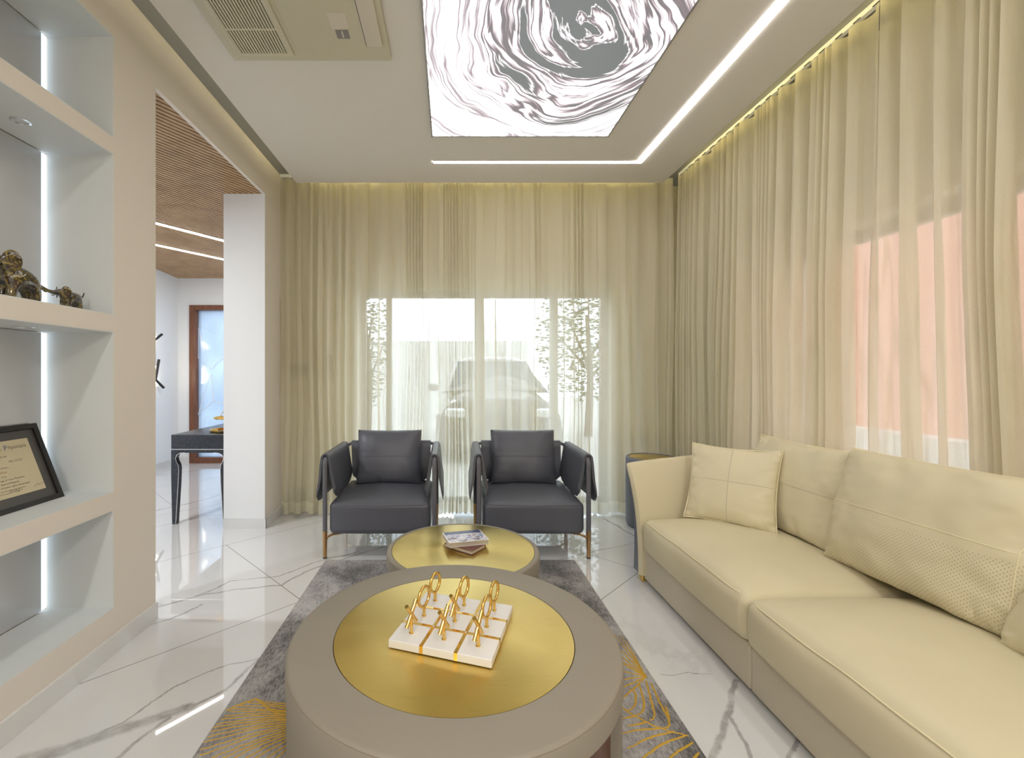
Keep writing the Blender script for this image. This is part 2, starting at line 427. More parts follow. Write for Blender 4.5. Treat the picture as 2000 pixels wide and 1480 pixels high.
# left wall with four display niches and the hall opening
NY0, NY1, OPY, PIL = .62, 1.965, 2.245, 3.564
NZ = [(.192, .616), (.693, 1.383), (1.456, 2.148), (2.220, 2.655)]
c = MB()
c.box(-1.77, WX, NY1, OPY, 0, UZ); c.box(-1.77, WX, -2.7, NY0, 0, UZ)
c.box(-1.77, WX, NY0, NY1, 0, NZ[0][0]); c.box(-1.77, WX, NY0, NY1, NZ[3][1], UZ)
for (a, b), (d, e) in zip(NZ, NZ[1:]): c.box(-1.77, WX, NY0, NY1, b, d)
c.box(-1.77, -1.745, NY0, NY1, 0, UZ)
c.box(-1.475, WX, OPY, PIL, 2.612, UZ); c.box(-1.77, -1.475, OPY, PIL, 2.70, UZ); c.box(-1.77, WX, PIL, 4.3, 2.612, UZ)
c.box(-1.77, WX, PIL, 4.3, 0, 2.615)
struct('wall_left', c, 'wall')
# cooler white lining of the niches
c = MB()
for a, b in NZ:
    t = .003; x0, x1 = -1.731, WX-.001
    c.box(x0, x1, NY0, NY1, a, a+t); c.box(x0, x1, NY0, NY1, b-t, b); c.box(x0, x1, NY1-t, NY1, a+t, b-t); c.box(x0, x1, NY0, NY0+t, a+t, b-t)
struct('trim_1', c, 'niche')
c = MB(); c.box(-1.772, WX+.0012, PIL-.003, PIL, .08, 2.612)       # white face of the pier; daylight's blue cast put into its colour
struct('trim_2', c, 'white')
# frosted panels closing the niches, lit along one edge
nm = ['lowest', 'second-lowest', 'second-highest', 'topmost']
ex = ['below the framed certificate', 'behind the framed certificate', 'behind the glass elephants', 'above the glass elephants near the ceiling']
for i, (a, b) in enumerate(NZ):
    e = empty('backlit_panel', (-1.733, NY1, a), 0, 'frosted grey backlit panel closing the %s wall niche, %s' % (nm[i], ex[i]), 'panel', 'frosted panels in the wall niches')
    MB().box(-1.741, -1.733, NY0, NY1-.034, a+.006, b-.006).build('frosted_sheet', 'frost', e, smooth=False, world=True)
    MB().box(-1.744, -1.738, NY1-.034, NY1-.004, a+.006, b-.006).build('edge_light', 'edgeled', e, smooth=False, world=True)
# skirting
c = MB(); hb = .08
c.box(WX, WX+.012, -2.6, OPY, 0, hb); c.box(WX, WX+.012, PIL-.012, 3.95, 0, hb)
struct('baseboard_left', c, 'marbledge')
c = MB(); c.box(-1.77, WX+.012, PIL-.015, PIL-.003, 0, hb)
struct('baseboard_pier', c, 'marbledge')
c = MB(); c.box(HX, HX+.012, 0, HY, 0, hb); c.box(HX, -3.53, HY-.012, HY, 0, hb)
struct('baseboard_hall', c, 'marbledge')
# back wall with window, right wall with window
BY = 4.12; W0, W1, WT = -.84, 1.45, 1.975
c = MB(); c.box(-1.5, W0, BY, BY+.2, 0, UZ); c.box(W1, 2.35, BY, BY+.2, 0, UZ); c.box(W0, W1, BY, BY+.2, WT, UZ)
struct('wall_back', c, 'outerwall')
c = MB(); RX = 2.12; c.box(RX, RX+.2, 3.0, BY, 0, UZ); c.box(RX, RX+.2, -2.7, .0, 0, UZ); c.box(RX, RX+.2, 0, 3.0, 1.99, UZ); c.box(RX, RX+.2, 0, 3.0, 0, .12)
struct('wall_right', c, 'outerwall')
c = MB(); c.box(-1.77, 2.35, -2.9, -2.7, 0, UZ)
struct('wall_behind', c, 'wall')
c = MB(); c.box(-4.2, HX, -2.7, 6.4, 0, 2.95)
struct('wall_hall_left', c, 'white')
c = MB(); c.box(HX, -3.53, HY, HY+.2, 0, 2.95); c.box(-2.45, -1.5, HY, HY+.2, 0, 2.95); c.box(-3.53, -2.45, HY, HY+.2, 2.136, 2.95)
struct('wall_hall_end', c, 'white')
c = MB(); c.box(-1.77, -1.6, 4.3, HY, 0, 2.95)
struct('wall_hall_right', c, 'white')
c = MB(); c.box(-4.2, -1.77, -2.9, -2.7, 0, 2.95)
struct('wall_hall_behind', c, 'white')
# slatted hall ceiling: slats run 33 degrees off the room's axis
def hall_z(y): return 2.615 if y < 3.4 else 2.615-(y-3.4)*.041
sb = bmesh.new(); ang = math.atan2(1, .65); u = Vector((math.cos(ang), math.sin(ang), 0)); nrm = Vector((-u.y, u.x, 0)); nrm = -nrm
O = Vector((-2.7, 2, 0)); pitch = .037
for i in range(-105, 125):
    cc = O+nrm*(i*pitch)
    vs_ = []
    for z in (0, .03):
        for a, b in ((-6, -.0125), (6, -.0125), (6, .0125), (-6, .0125)):
            p = cc+u*a+nrm*b; vs_.append(sb.verts.new((p.x, p.y, z)))
    for f in ((3, 2, 1, 0), (0, 1, 5, 4), (1, 2, 6, 5), (2, 3, 7, 6), (3, 0, 4, 7)): sb.faces.new([vs_[k] for k in f])
for co, no in (((HX, 0, 0), (-1, 0, 0)), ((-1.476, 0, 0), (1, 0, 0)), ((0, -2.7, 0), (0, -1, 0)), ((0, HY, 0), (0, 1, 0))):
    bmesh.ops.bisect_plane(sb, geom=sb.verts[:]+sb.edges[:]+sb.faces[:], plane_co=co, plane_no=no, clear_outer=True)
bmesh.ops.bisect_plane(sb, geom=sb.verts[:]+sb.edges[:]+sb.faces[:], plane_co=(0, 3.4, 0), plane_no=(0, 1, 0))
for yy_ in (OPY, PIL): bmesh.ops.bisect_plane(sb, geom=sb.verts[:]+sb.edges[:]+sb.faces[:], plane_co=(0, yy_, 0), plane_no=(0, 1, 0))
bmesh.ops.bisect_plane(sb, geom=sb.verts[:]+sb.edges[:]+sb.faces[:], plane_co=(-1.772, 0, 0), plane_no=(1, 0, 0))
dead = [f for f in sb.faces if f.calc_center_median().x > -1.772 and not (OPY < f.calc_center_median().y < PIL)]
bmesh.ops.delete(sb, geom=dead, context='FACES')
for v in sb.verts: v.co.z += hall_z(v.co.y)
me = bpy.data.meshes.new('ceiling_hall_slats'); sb.to_mesh(me); sb.free(); me.materials.append(M['slat'])
o = bpy.data.objects.new('ceiling_hall_slats', me); COL.objects.link(o); o['kind'] = 'structure'
c = MB(); c.box(-1.772, -1.476, OPY, PIL, 2.66, 2.69); c.add([(HX, -2.7, 2.66), (-1.772, -2.7, 2.66), (-1.772, 3.4, 2.66), (HX, 3.4, 2.66), (-1.772, HY, hall_z(HY)+.045), (HX, HY, hall_z(HY)+.045)], [(0, 1, 2, 3), (3, 2, 4, 5)])
struct('ceiling_hall', c, 'groove')
# two light lines between the slats
for k, (pa, pb) in enumerate((((303.7, 434.8), (438, 469.7)), ((304.6, 477.6), (438, 506.3)))):
    def onceil(p):
        d = 4.5
        for _ in range(8): d = (hall_z(d)-H)*F/(CY-p[1])
        return Vector(((p[0]-CX)*d/F, d, 0))
    a, b = onceil(pa), onceil(pb); mid = (a+b)/2; t = (b-a).normalized(); a = mid-t*1.35; b = mid+t*.72; s_ = Vector((-t.y, t.x, 0))*.016
    e = empty('ceiling_light', (mid.x, mid.y, hall_z(mid.y)), 0, 'thin white light line in the slatted hall ceiling, %s' % ('the one nearer the room' if k == 0 else 'nearer the hall door'), 'ceiling light', 'light lines in the hall ceiling')
    m1 = MB(); m2 = MB(); vs1 = []; vs2 = []
    for q, sg in ((a, 1), (a, -1), (b, -1), (b, 1)):
        p = q+s_*sg; vs1.append((p.x, p.y, hall_z(p.y)-.008)); p2 = q+s_*sg*1.9; vs2.append((p2.x, p2.y, hall_z(p2.y)-.004))
    for mm, vv in ((m1, vs1), (m2, vs2)): mm.add(vv+[(x, y, z+.012) for x, y, z in vv], [(0, 1, 2, 3), (7, 6, 5, 4), (0, 4, 5, 1), (1, 5, 6, 2), (2, 6, 7, 3), (3, 7, 4, 0)])
    m1.build('diffuser', 'hallled', e, smooth=False, world=True); m2.build('channel', 'silver', e, smooth=False, world=True)
# hall door
e = bpy.data.objects.new('door_1', None); COL.objects.link(e); e.location = (-3.53, HY, 0); e.matrix_basis = Matrix.Translation((-3.53, HY, 0)); e['kind'] = 'structure'
c = MB(); fx0, fx1 = -3.53, -2.45
c.box(fx0, fx0+.088, HY-.02, HY+.12, 0, 2.136); c.box(fx1-.088, fx1, HY-.02, HY+.12, 0, 2.136); c.box(fx0+.088, fx1-.088, HY-.02, HY+.12, 2.07, 2.136); c.box(fx0+.088, fx1-.088, HY-.02, HY+.12, 0, .075)
c.build('door_frame', 'doorwood', e, smooth=False, world=True)
MB().box(fx0+.088, fx1-.088, HY+.05, HY+.06, .075, 2.07).build('door_pane', 'doorglass', e, smooth=False, world=True)
def onwall(x, y, Y): return ((x-CX)*Y/F, Y, H-(y-CY)*Y/F)
M['lead'] = mat('pale_bevel_strip', (.85, .92, 1), .15, .3)
for (xa, ya), (xb, yb), r in [((386, 634), (442, 664), .005), ((388, 642), (400, 702), .006), ((389, 645), (409, 718), .005), ((394, 706), (411, 720), .008), ((414, 720), (442, 684), .006), ((413, 722), (442, 694), .006), ((411, 732), (387, 810), .007), ((413, 732), (418, 782), .009), ((414, 732), (442, 768), .005), ((418, 783), (391, 806), .008), ((418, 783), (442, 790), .008), ((387, 700), (387, 640), .005), ((404, 812), (394, 838), .005), ((390, 812), (388, 838), .005)]:
    MB().tube([onwall(xa, ya, HY+.045), onwall(xb, yb, HY+.045)], r, 6).build('glass_moulding', 'lead', e, world=True)
# wall lamp of crossed sticks
e = empty('wall_lamp', (HX, 5.75, 1.3), 0, 'dark wall lamp of crossed sticks glowing against the white hall wall', 'lamp')
def onleft(x, y, X=HX+.05):
    d = (X)*F/(x-CX); return Vector((X, d, H-(y-CY)*d/F))
for pa, pb in (((298, 667), (316, 653)), ((303, 745), (310.5, 702)), ((296, 734), (319.5, 757))):
    a, b = onleft(*pa), onleft(*pb)
    MB().tube([a, b], .016, 8).build('stick', 'black', e, world=True)
    dx = Vector((-.03, 0, 0)); MB().tube([a+dx, a+dx+(b-a)*.7], .006, 6).build('backlight', 'sconce', e, world=True)
# ------------------------------------------------------------------ windows and outdoors
M['frame_white'] = mat('window_frame_white', (.55, .56, .56), .4)
def window(name, mbf, mbg, loc):
    e = bpy.data.objects.new(name, None); COL.objects.link(e); e.location = loc; e.matrix_basis = Matrix.Translation(loc); e['kind'] = 'structure'
    mbf.build('window_frame', 'frame_white', e, smooth=False, world=True); mbg.build('pane', 'glass', e, smooth=False, world=True)
f = MB(); g = MB(); y0, y1 = BY+.13, BY+.19
for x0, x1 in ((W0, W0+.05), (-.60, -.55), (.225, .31), (.93, 1.0), (W1-.05, W1)): f.box(x0, x1, y0, y1, 0, WT)
f.box(W0, W1, y0+.005, y1-.005, WT-.06, WT); f.box(W0, W1, y0+.005, y1-.005, 0, .06)
g.box(W0, W1, y0+.028, y0+.032, .03, WT-.03); window('window_1', f, g, (0, BY, 0))
f = MB(); g = MB(); x0, x1 = RX+.13, RX+.19
for a, b in ((0, .05), (1.45, 1.53), (2.95, 3.0)): f.box(x0, x1, a, b, .12, 1.99)
f.box(x0+.005, x1-.005, 0, 3, 1.93, 1.99); f.box(x0+.005, x1-.005, 0, 3, .12, .18)
g.box(x0+.028, x0+.032, .02, 2.98, .15, 1.96); window('window_2', f, g, (RX, 1.5, 0))
M['ground'] = paint('pale_paving', (.52, .51, .48)); M['terracotta'] = paint('terracotta_wall', (.74, .36, .29)); M['outwhite'] = paint('white_render', (.66, .67, .66))
c = MB(); c.box(-8, 12, 4.3, 26, -.2, -.1); c.box(2.35, 12, -8, 4.3, -.2, -.1)
tag(c.build('ground', 'ground', smooth=False), kind='structure')
c = MB(); c.box(4.6, 4.8, 3.36, 5.15, -.1, 4.2); c.box(4.6, 4.8, -3, 3.24, -.1, 4.2); c.box(4.6, 4.8, 5.27, 6.6, -.1, 4.2)
tag(c.build('garden_wall', 'terracotta', smooth=False), 'terracotta pink garden wall seen through the right-hand curtain', 'wall')
c = MB(); c.box(4.35, 4.6, -3, 6.6, -.1, .62)
tag(c.build('planter_ledge', 'outwhite', smooth=False), 'pale low ledge outside at the foot of the pink wall', 'ledge')
c = MB(); c.box(-6, 2.2, 13, 13.3, -.1, 2.15); c.box(-3.2, -2.2, 8, 9, -.1, 4.0)
tag(c.build('boundary_wall', 'outwhite', smooth=False), 'pale boundary wall outside behind the parked car', 'wall')
M['bark'] = mat('bark', (.12, .08, .05), .9); M['leaf'] = mat('leaves', (.07, .13, .05), .6)
def tree(x, y, h, r, nleaf, label, seed, zc=None, sz=.12):
    rn = random.Random(seed); e = empty('garden_tree', (x, y, -.1), 0, label, 'tree')
    t = MB(); t.tube([(0, 0, 0), (.05, .02, h*.4), (-.03, 0, h*.75)], .09, 8, r_end=.04)
    for k in range(5):
        a = k*1.3; t.tube([(0, 0, h*.35+k*.1), (math.cos(a)*r*.7, math.sin(a)*r*.7, h*.6+k*.12)], .035, 6, r_end=.012)
    t.build('trunk', 'bark', e); l = MB()
    for k in range(nleaf):
        while True:
            p = Vector((rn.uniform(-1, 1), rn.uniform(-1, 1), rn.uniform(-1, 1)))
            if .35 < p.length < 1: break
        p = Vector((p.x*r, p.y*r, h*.62+p.z*h*.42)); R = Matrix.Rotation(rn.uniform(0, 6), 3, 'Z') @ Matrix.Rotation(rn.uniform(0, 3), 3, 'X')
        l.add([p+R @ Vector(q)*sz for q in ((-.5, 0, 0), (0, -.22, .05), (.5, 0, 0), (0, .22, .05))], [(0, 1, 2, 3)])
    l.build('foliage', 'leaf', e, smooth=False)
tree(2.9, 9.6, 3.4, 1.1, 2200, 'leafy green tree outside at the right of the back window', 3)
tree(-1.55, 8.4, 3.0, .42, 700, 'slim leafy tree outside at the left edge of the back window', 5)
# parked car
e = empty('parked_car', (.73, 6.6, -.1), 0, 'dark grey car parked outside beyond the sheer back curtain', 'car')
M['carpaint'] = mat('grey_car_paint', (.10, .105, .11), .25, .4, Coat_Weight=1.0); M['carglass'] = mat('dark_car_glass', (.05, .08, .10), .05); M['carlight'] = mat('car_lamp', (.75, .8, .85), .15, .4)
secs = [(0, .55, .30, .62, .82), (.10, .72, .26, .88, .93), (.9, 1.02, .24, 1.0, .96), (1.15, 1.10, .24, 1.0, .96)]
def carsec(y, zt, zb, wt, wb, sh=None):
    pts = []
    for a in range(13):
        th = PI*a/12; x = math.cos(th); z = math.sin(th)
        x = math.copysign(abs(x)**.45, x); z = z**.38
        pts.append((x*(wb+(wt-wb)*z), y, zb+(zt-zb)*z))
    return pts
def loft(secs):
    m = MB(); n = len(secs[0]); vs = [p for s in secs for p in s]; fs = []
    for i in range(len(secs)-1):
        for j in range(n): fs.append((i*n+j, i*n+(j+1) % n, (i+1)*n+(j+1) % n, (i+1)*n+j))
    fs.append(tuple(range(n))); fs.append(tuple((len(secs)-1)*n+j for j in range(n)))
    return m.add(vs, fs)
loft([carsec(y, zt, .28, wt, wb) for y, zt, wt, wb in ((0, .78, .80, .84), (.08, .95, .86, .93), (.9, 1.05, .9, .97), (3.3, 1.08, .9, .97), (4.2, 1.0, .86, .95), (4.3, .8, .8, .85))]).build('body', 'carpaint', e)
loft([carsec(y, zt, 1.0, wt, wb) for y, zt, wt, wb in ((.85, 1.04, .80, .88), (1.45, 1.56, .62, .86), (1.7, 1.62, .64, .86), (3.4, 1.60, .62, .86), (4.05, 1.05, .74, .86))]).build('cabin', 'carpaint', e)
MB().add([(-.74, .93, 1.10), (.74, .93, 1.10), (.60, 1.40, 1.53), (-.60, 1.40, 1.53), (-.74, 1.02, 1.10), (.74, 1.02, 1.10), (.60, 1.5, 1.53), (-.60, 1.5, 1.53)], [(0, 1, 2, 3), (7, 6, 5, 4), (0, 4, 5, 1), (1, 5, 6, 2), (2, 6, 7, 3), (3, 7, 4, 0)]).build('windscreen', 'carglass', e, smooth=False)
for sx in (-1, 1):
    MB().rbox((sx*.66, .03, .74), (.30, .12, .14), .05, 3).build('headlight', 'carlight', e)
    MB().rbox((sx*1.02, 1.25, 1.08), (.16, .10, .13), .04, 3).build('wing_mirror', 'carpaint', e)
    for yy in (.85, 3.5): MB().lathe([(.0, -.1), (.30, -.1), (.33, -.07), (.33, .07), (.30, .1), (0, .1)], 28, (sx*.86, yy, .33), axis='X').build('wheel', 'rubber', e)
MB().rbox((0, -.005, .62), (.8, .06, .22), .03, 3).build('grille', 'rubber', e)
# switch plates on the walls behind the curtains
M['plate'] = mat('grey_switch_plate', (.10, .095, .09), .4)
for x0, x1, y0, y1, lab in ((565, 613, 712, 729, 'wide grey switch plate on the wall behind the left end of the back curtain'), (639, 650, 694, 725, 'narrow upright grey switch plate beside the wide one behind the curtain'), (1249, 1269, 847, 866, 'grey socket plate behind the curtain above the round side table, left one'), (1278, 1290, 848, 868, 'grey socket plate behind the curtain above the round side table, right one'), (573, 598, 953, 974, 'low grey socket plate behind the curtain beside the left armchair')):
    a = onwall(x0, y1, BY); b = onwall(x1, y0, BY)
    o = MB().rbox(((a[0]+b[0])/2, BY-.006, (a[2]+b[2])/2), (b[0]-a[0], .012, b[2]-a[2]), .004, 2, 2).build('switch_plate', 'plate'); tag(o, lab, 'switch plate', 'switch and socket plates behind the curtains')
# ------------------------------------------------------------------ curtains
def curtain(label, path, widths, amp, side, zt=2.868, zb=.018, seed=1, lean=0.0):
    """path(s)->(point, along, inward); widths = list of fold widths summing to the panel's run"""
    rn = random.Random(seed); mb = MB(); uv = []; rows = 34; K = 12; prm = []; s = path['s0']; arcl = 0
    for wd in widths:
        a = amp*rn.uniform(.7, 1.3)*min(1, (wd/.05)**.5); b = rn.uniform(.03, .135)*wd; ph = rn.uniform(0, 6)
        for k in range(K):
            t = k/K; prm.append((s+wd*t, b*math.sin(4*PI*t), a*math.cos(2*PI*t), arcl+(wd+2.2*a)*t, ph))
        s += wd; arcl += wd+2.2*a
    prm.append((s, 0, amp, arcl, 0)); ncol = len(prm); P0, A, I = path['p'], path['a'], path['i']
    for r in range(rows+1):
        q = r/rows; z = zb+(zt-zb)*q
        for (ss, db, dp, al, ph) in prm:
            g = .45+.55*min(1, (1-q)*2.2)
            dr = .010*math.sin(z*1.7+ss*5)+.006*math.sin(z*3.3+ss*11)
            x = ss+db*g+dr*(1-q)*1.3+lean*(1-q)**1.6*math.sin(ss*2.3+1)
            d = dp*g+.008*math.sin(ss*9+z*2.1)*(1-q)
            p = P0+A*x+I*d; mb.v.append(Vector((p.x, p.y, z+(.006*math.sin(ss*14) if r == 0 else 0)))); uv.append((al, z))
    for r in range(rows):
        for k in range(ncol-1): mb.f.append([r*ncol+k, r*ncol+k+1, (r+1)*ncol+k+1, (r+1)*ncol+k])
    mb.uv = uv
    return tag(mb.build('curtain', 'curtain'), label, 'curtain', 'sheer cream curtains')
def folds(regs, seed):
    rn = random.Random(seed); out = []
    for L, wd in regs:
        n = max(1, round(L/wd)); ws = [rn.uniform(.65, 1.45) for _ in range(n)]; t = sum(ws); out += [x*L/t for x in ws]
    return out
CYY = 3.885; pxm = CYY/F
def bp(x0): return {'s0': (x0-CX)*pxm, 'p': Vector((0, CYY, 0)), 'a': Vector((1, 0, 0)), 'i': Vector((0, -1, 0))}
curtain('sheer cream curtain strip at the left end of the back wall, beside the white pier', bp(541), folds([(70*pxm, .10)], 11), .028, 1, seed=1)
curtain('sheer cream curtain with tight pleats behind the left armchair', bp(609), folds([(70*pxm, .075), (112*pxm, .16), (36*pxm, .028), (38*pxm, .16), (30*pxm, .028)], 12), .030, 1, seed=2)
curtain('sheer cream curtain hanging behind the right armchair in front of the window', bp(896), folds([(36*pxm, .05), (110*pxm, .17), (14*pxm, .03), (62*pxm, .14), (22*pxm, .03), (82*pxm, .17)], 13), .030, 1, seed=3)
curtain('sheer cream curtain at the right end of the back wall, behind the round side table', bp(1217), folds([(96*pxm, .15)], 14), .026, 1, seed=4)
CXX = 1.94
def rp(y0): return {'s0': 0, 'p': Vector((CXX, y0, 0)), 'a': Vector((0, -1, 0)), 'i': Vector((-1, 0, 0))}
curtain('sheer cream curtain on the right wall in the room corner, beyond the sofa arm', rp(3.84), folds([(.25, .05), (.25, .11), (.12, .03), (.2, .06), (.15, .11), (.12, .03), (.34, .12), (.12, .035), (.25, .1)], 15), .050, -1, seed=5, lean=.02)
curtain('sheer cream curtain on the right wall behind the sofa, pinkish light through it', rp(2.03), folds([(.35, .10), (.10, .035), (.5, .105), (.12, .04), (.8, .12), (1.0, .12)], 16), .052, -1, seed=6, lean=.05)
# tracks with gliders
e = empty('curtain_track', (0, CYY, 2.87), 0, 'white curtain track above the back curtains', 'curtain track')
MB().box(WX+.004, 1.86, CYY-.012, CYY+.012, 2.876, UZ).build('rail', 'white', e, smooth=False, world=True)
e = empty('curtain_track', (CXX, 2, 2.87), 0, 'white curtain track above the right-hand curtains', 'curtain track')
MB().box(CXX-.012, CXX+.012, -.9, 3.86, 2.876, UZ).build('rail', 'white', e, smooth=False, world=True)
for i in range(26):
    y = 1.15+i*.1; MB().tube([(CXX-.03, y-.014, 2.862), (CXX-.005, y, 2.885), (CXX-.03, y+.014, 2.862)], .0025, 5).build('glider', 'black', e, world=True)
# ------------------------------------------------------------------ ceiling fittings
e = empty('ceiling_lightbox', (.456, 1.99, CZ), 0, 'large backlit ceiling panel printed with a grey and white poured-paint swirl', 'ceiling light')
X0, X1, Y0, Y1 = -.1175, 1.03, .99, 2.99
MB().box(X0, X1, Y0, Y1, CZ-.012, CZ-.002).build('printed_panel', 'art', e, smooth=False, world=True)
c = MB(); t = .008
c.box(X0-t, X0, Y0-t, Y1+t, CZ-.016, CZ); c.box(X1, X1+t, Y0-t, Y1+t, CZ-.016, CZ); c.box(X0, X1, Y1, Y1+t, CZ-.016, CZ); c.box(X0, X1, Y0-t, Y0, CZ-.016, CZ)
M['trimgrey'] = mat('grey_aluminium_trim', (.35, .34, .33), .4, .5); c.build('frame', 'trimgrey', e, smooth=False, world=True)
e = empty('ceiling_light', (1.40, 3.371, CZ), 0, 'angled white light line recessed in the ceiling around the printed panel', 'ceiling light')
MB().box(-.125, 1.418, 3.353, 3.391, CZ-.006, CZ).build('diffuser', 'led', e, smooth=False, world=True)
MB().box(1.38, 1.418, -2.2, 3.353, CZ-.006, CZ).build('diffuser', 'led', e, smooth=False, world=True)
MB().box(-.13, 1.423, 3.348, 3.353, CZ-.007, CZ).build('trim', 'ceiling', e, smooth=False, world=True)
# cove lights lying on the lowered ceiling's edges
e = empty('cove_light', (0, 3.66, CZ+.06), 0, 'warm light strip hidden above the ceiling edge, washing the back curtains', 'light strip', 'cove light strips')
MB().box(-1.2, 1.68, 3.70, 3.715, CZ+.061, CZ+.071).build('diffuser', 'cove', e, smooth=False, world=True)
e = empty('cove_light', (1.68, 1, CZ+.06), 0, 'warm light strip hidden above the ceiling edge, washing the right curtains', 'light strip', 'cove light strips')
MB().box(1.695, 1.71, -2.4, 3.68, CZ+.061, CZ+.071).build('diffuser', 'cove', e, smooth=False, world=True)
e = empty('cove_light', (-1.24, 1, CZ+.06), 0, 'warm light strip hidden above the ceiling edge along the left wall', 'light strip', 'cove light strips')
M['cove2'] = emit('cove_led_soft', (1, .90, .62), COVE*.24)
MB().box(-1.25, -1.24, -2.4, 3.68, CZ+.061, CZ+.069).build('diffuser', 'cove2', e, smooth=False, world=True)
# air conditioner
e = empty('air_conditioner', (-.68, 1.7, CZ), 0, 'cream ceiling air conditioner with slotted intake grille', 'air conditioner')
ax0, ax1, ay0, ay1 = -1.075, -.293, .95, 2.269; z = CZ
MB().rbox(((ax0+ax1)/2, (ay0+ay1)/2, z-.009), (ax1-ax0, ay1-ay0, .018), .008, 2, 3).build('panel', 'acplastic', e, world=True)
c = MB(); gx0, gx1, gy1 = -1.035, -.758, 2.222
c.box(gx0, gx0+.02, ay0+.05, gy1-.02, z-.026, z-.018); c.box(gx1-.03, gx1, ay0+.05, gy1-.02, z-.026, z-.018); c.box(gx0, gx1, gy1-.02, gy1, z-.026, z-.018)
ns = 17; ww = (gx1-.03-gx0-.02)/ns
for i in range(ns): c.box(gx0+.02+ww*i, gx0+.02+ww*(i+.62), ay0+.05, gy1-.02, z-.025, z-.018)
for yy in (2.045, 1.865, 1.685, 1.5, 1.3, 1.1): c.box(gx0+.02, gx1-.03, yy, yy+.010, z-.0252, z-.018)
c.build('intake_grille', 'acplastic', e, smooth=False, world=True)
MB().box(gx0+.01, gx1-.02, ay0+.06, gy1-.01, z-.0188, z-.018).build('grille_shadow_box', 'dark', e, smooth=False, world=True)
MB().rbox((-.565, 1.60, z-.021), (.34, 1.14, .008), .003, 2, 2).build('service_cover', 'acplastic', e, world=True)
def flapfn(p): return (p.x, p.y, p.z-.006*(1-(p.x/.04)**2))
MB().rbox((-.358, 1.57, z-.023), (.075, 1.16, .012), .004, 6, 2, flapfn).build('louvre', 'acflap', e, world=True)
MB().box(-.3975, -.3945, 1.0, 2.15, z-.0265, z-.018).build('louvre_gap', 'dark', e, smooth=False, world=True)
b_ = MB().box(-.520, -.462, 2.052, 2.105, z-.0262, z-.025).build('badge', 'badge', e, smooth=False, world=True); b_['label'] = 'grey badge'
MB().box(-.494, -.488, 2.058, 2.098, z-.0268, z-.0262).build('badge_mark', 'acflap', b_, smooth=False).data.transform(Matrix.Translation(-Vector((-.68, 1.7, CZ))))
MB().box(-.532, -.455, 1.955, 2.045, z-.0258, z-.025).build('indicator_window', 'acflap', e, smooth=False, world=True)
# square rims for the added fill lights, all out of view
labs = ['left front', 'right front', 'left rear', 'right rear']
for i, (x, y, z, p) in enumerate(ROOM_FILL+HALL_FILL):
    e = empty('fill_light', (x, y, z), 0, ('small square fill light added in the room ceiling behind the viewer, %s' % labs[i]) if i < 4 else 'small square fill light added under the slatted hall ceiling, %s' % ['beside the opening', 'far along the hall', 'near the hall door'][i-4], 'ceiling light', 'added fill lights')
    c = MB()
    for s in (-1, 1): c.box(s*.067-.008, s*.067+.008, -.075, .075, -.012, .0 if i < 4 else .05); c.box(-.059, .059, s*.067-.008, s*.067+.008, -.012, .0 if i < 4 else .05)
    c.build('rim', 'white', e, smooth=False)
for (px_, py_, zz, lab) in ((40, 234, 2.148, 'small round unlit spotlight under the upper niche shelf, above the elephants'), (48, 636, 1.383, 'small round unlit spotlight under the elephants shelf, above the certificate')):
    d = (zz-H)*F/(CY-py_); x = (px_-CX)*d/F
    e = empty('niche_spotlight', (x, d, zz-.003), 0, lab, 'spotlight', 'niche spotlights')
    MB().lathe([(.032, 0), (.032, -.003), (.024, -.005), (.021, -.002), (.021, 0)], 28).build('rim', 'silver', e)
    MB().lathe([(0, -.001), (.02, -.001)], 28).build('lens', 'niche', e)
# ------------------------------------------------------------------ rug
def blade(pts, w0, z=.013, taper=True):
    m = MB(); n = len(pts); vs = []; fs = []
    for i, p in enumerate(pts):
        a = pts[max(0, i-1)]; b = pts[min(n-1, i+1)]; d = Vector((b[0]-a[0], b[1]-a[1], 0))
        if d.length < 1e-6: d = Vector((1, 0, 0))
        d.normalize(); s = Vector((-d.y, d.x, 0)); w_ = w0*(.55+.45*math.sin(PI*min(1, i/(n-1)+.15)) if taper else 1)
        p = Vector((p[0], p[1], z)); vs += [p-s*w_, p+Vector((0, 0, .0025)), p+s*w_]
    for i in range(n-1): fs += [(3*i, 3*i+1, 3*i+4, 3*i+3), (3*i+1, 3*i+2, 3*i+5, 3*i+4)]
    return vs, fs
def smoothline(pts, k=8, jit=.003, seed=0):
    P = [Vector((*p, 0)) for p in pts]; P = [P[0]*2-P[1]]+P+[P[-1]*2-P[-2]]; out = []
    rn = random.Random(seed)
    for i in range(1, len(P)-2):
        for j in range(k):
            t = j/k; a, b, c_, d = P[i-1:i+3]
            q = .5*((2*b)+(c_-a)*t+(2*a-5*b+4*c_-d)*t*t+(3*b-3*c_+d-a)*t**3); out.append((q.x+rn.uniform(-jit, jit), q.y+rn.uniform(-jit, jit)))
    out.append((P[-2].x, P[-2].y)); return out
e = empty('area_rug', (0, 1.76, 0), 0, 'mottled grey rug with gold leaf-vein lines under the coffee tables', 'rug')
RX0, RX1, RY0, RY1 = -.803, .795, .6, 2.925
MB().rbox(((RX0+RX1)/2, (RY0+RY1)/2, .0065), (RX1-RX0, RY1-RY0, .013), .005, 4, 2).build('pile', 'rug', e, world=True)
g = MB()
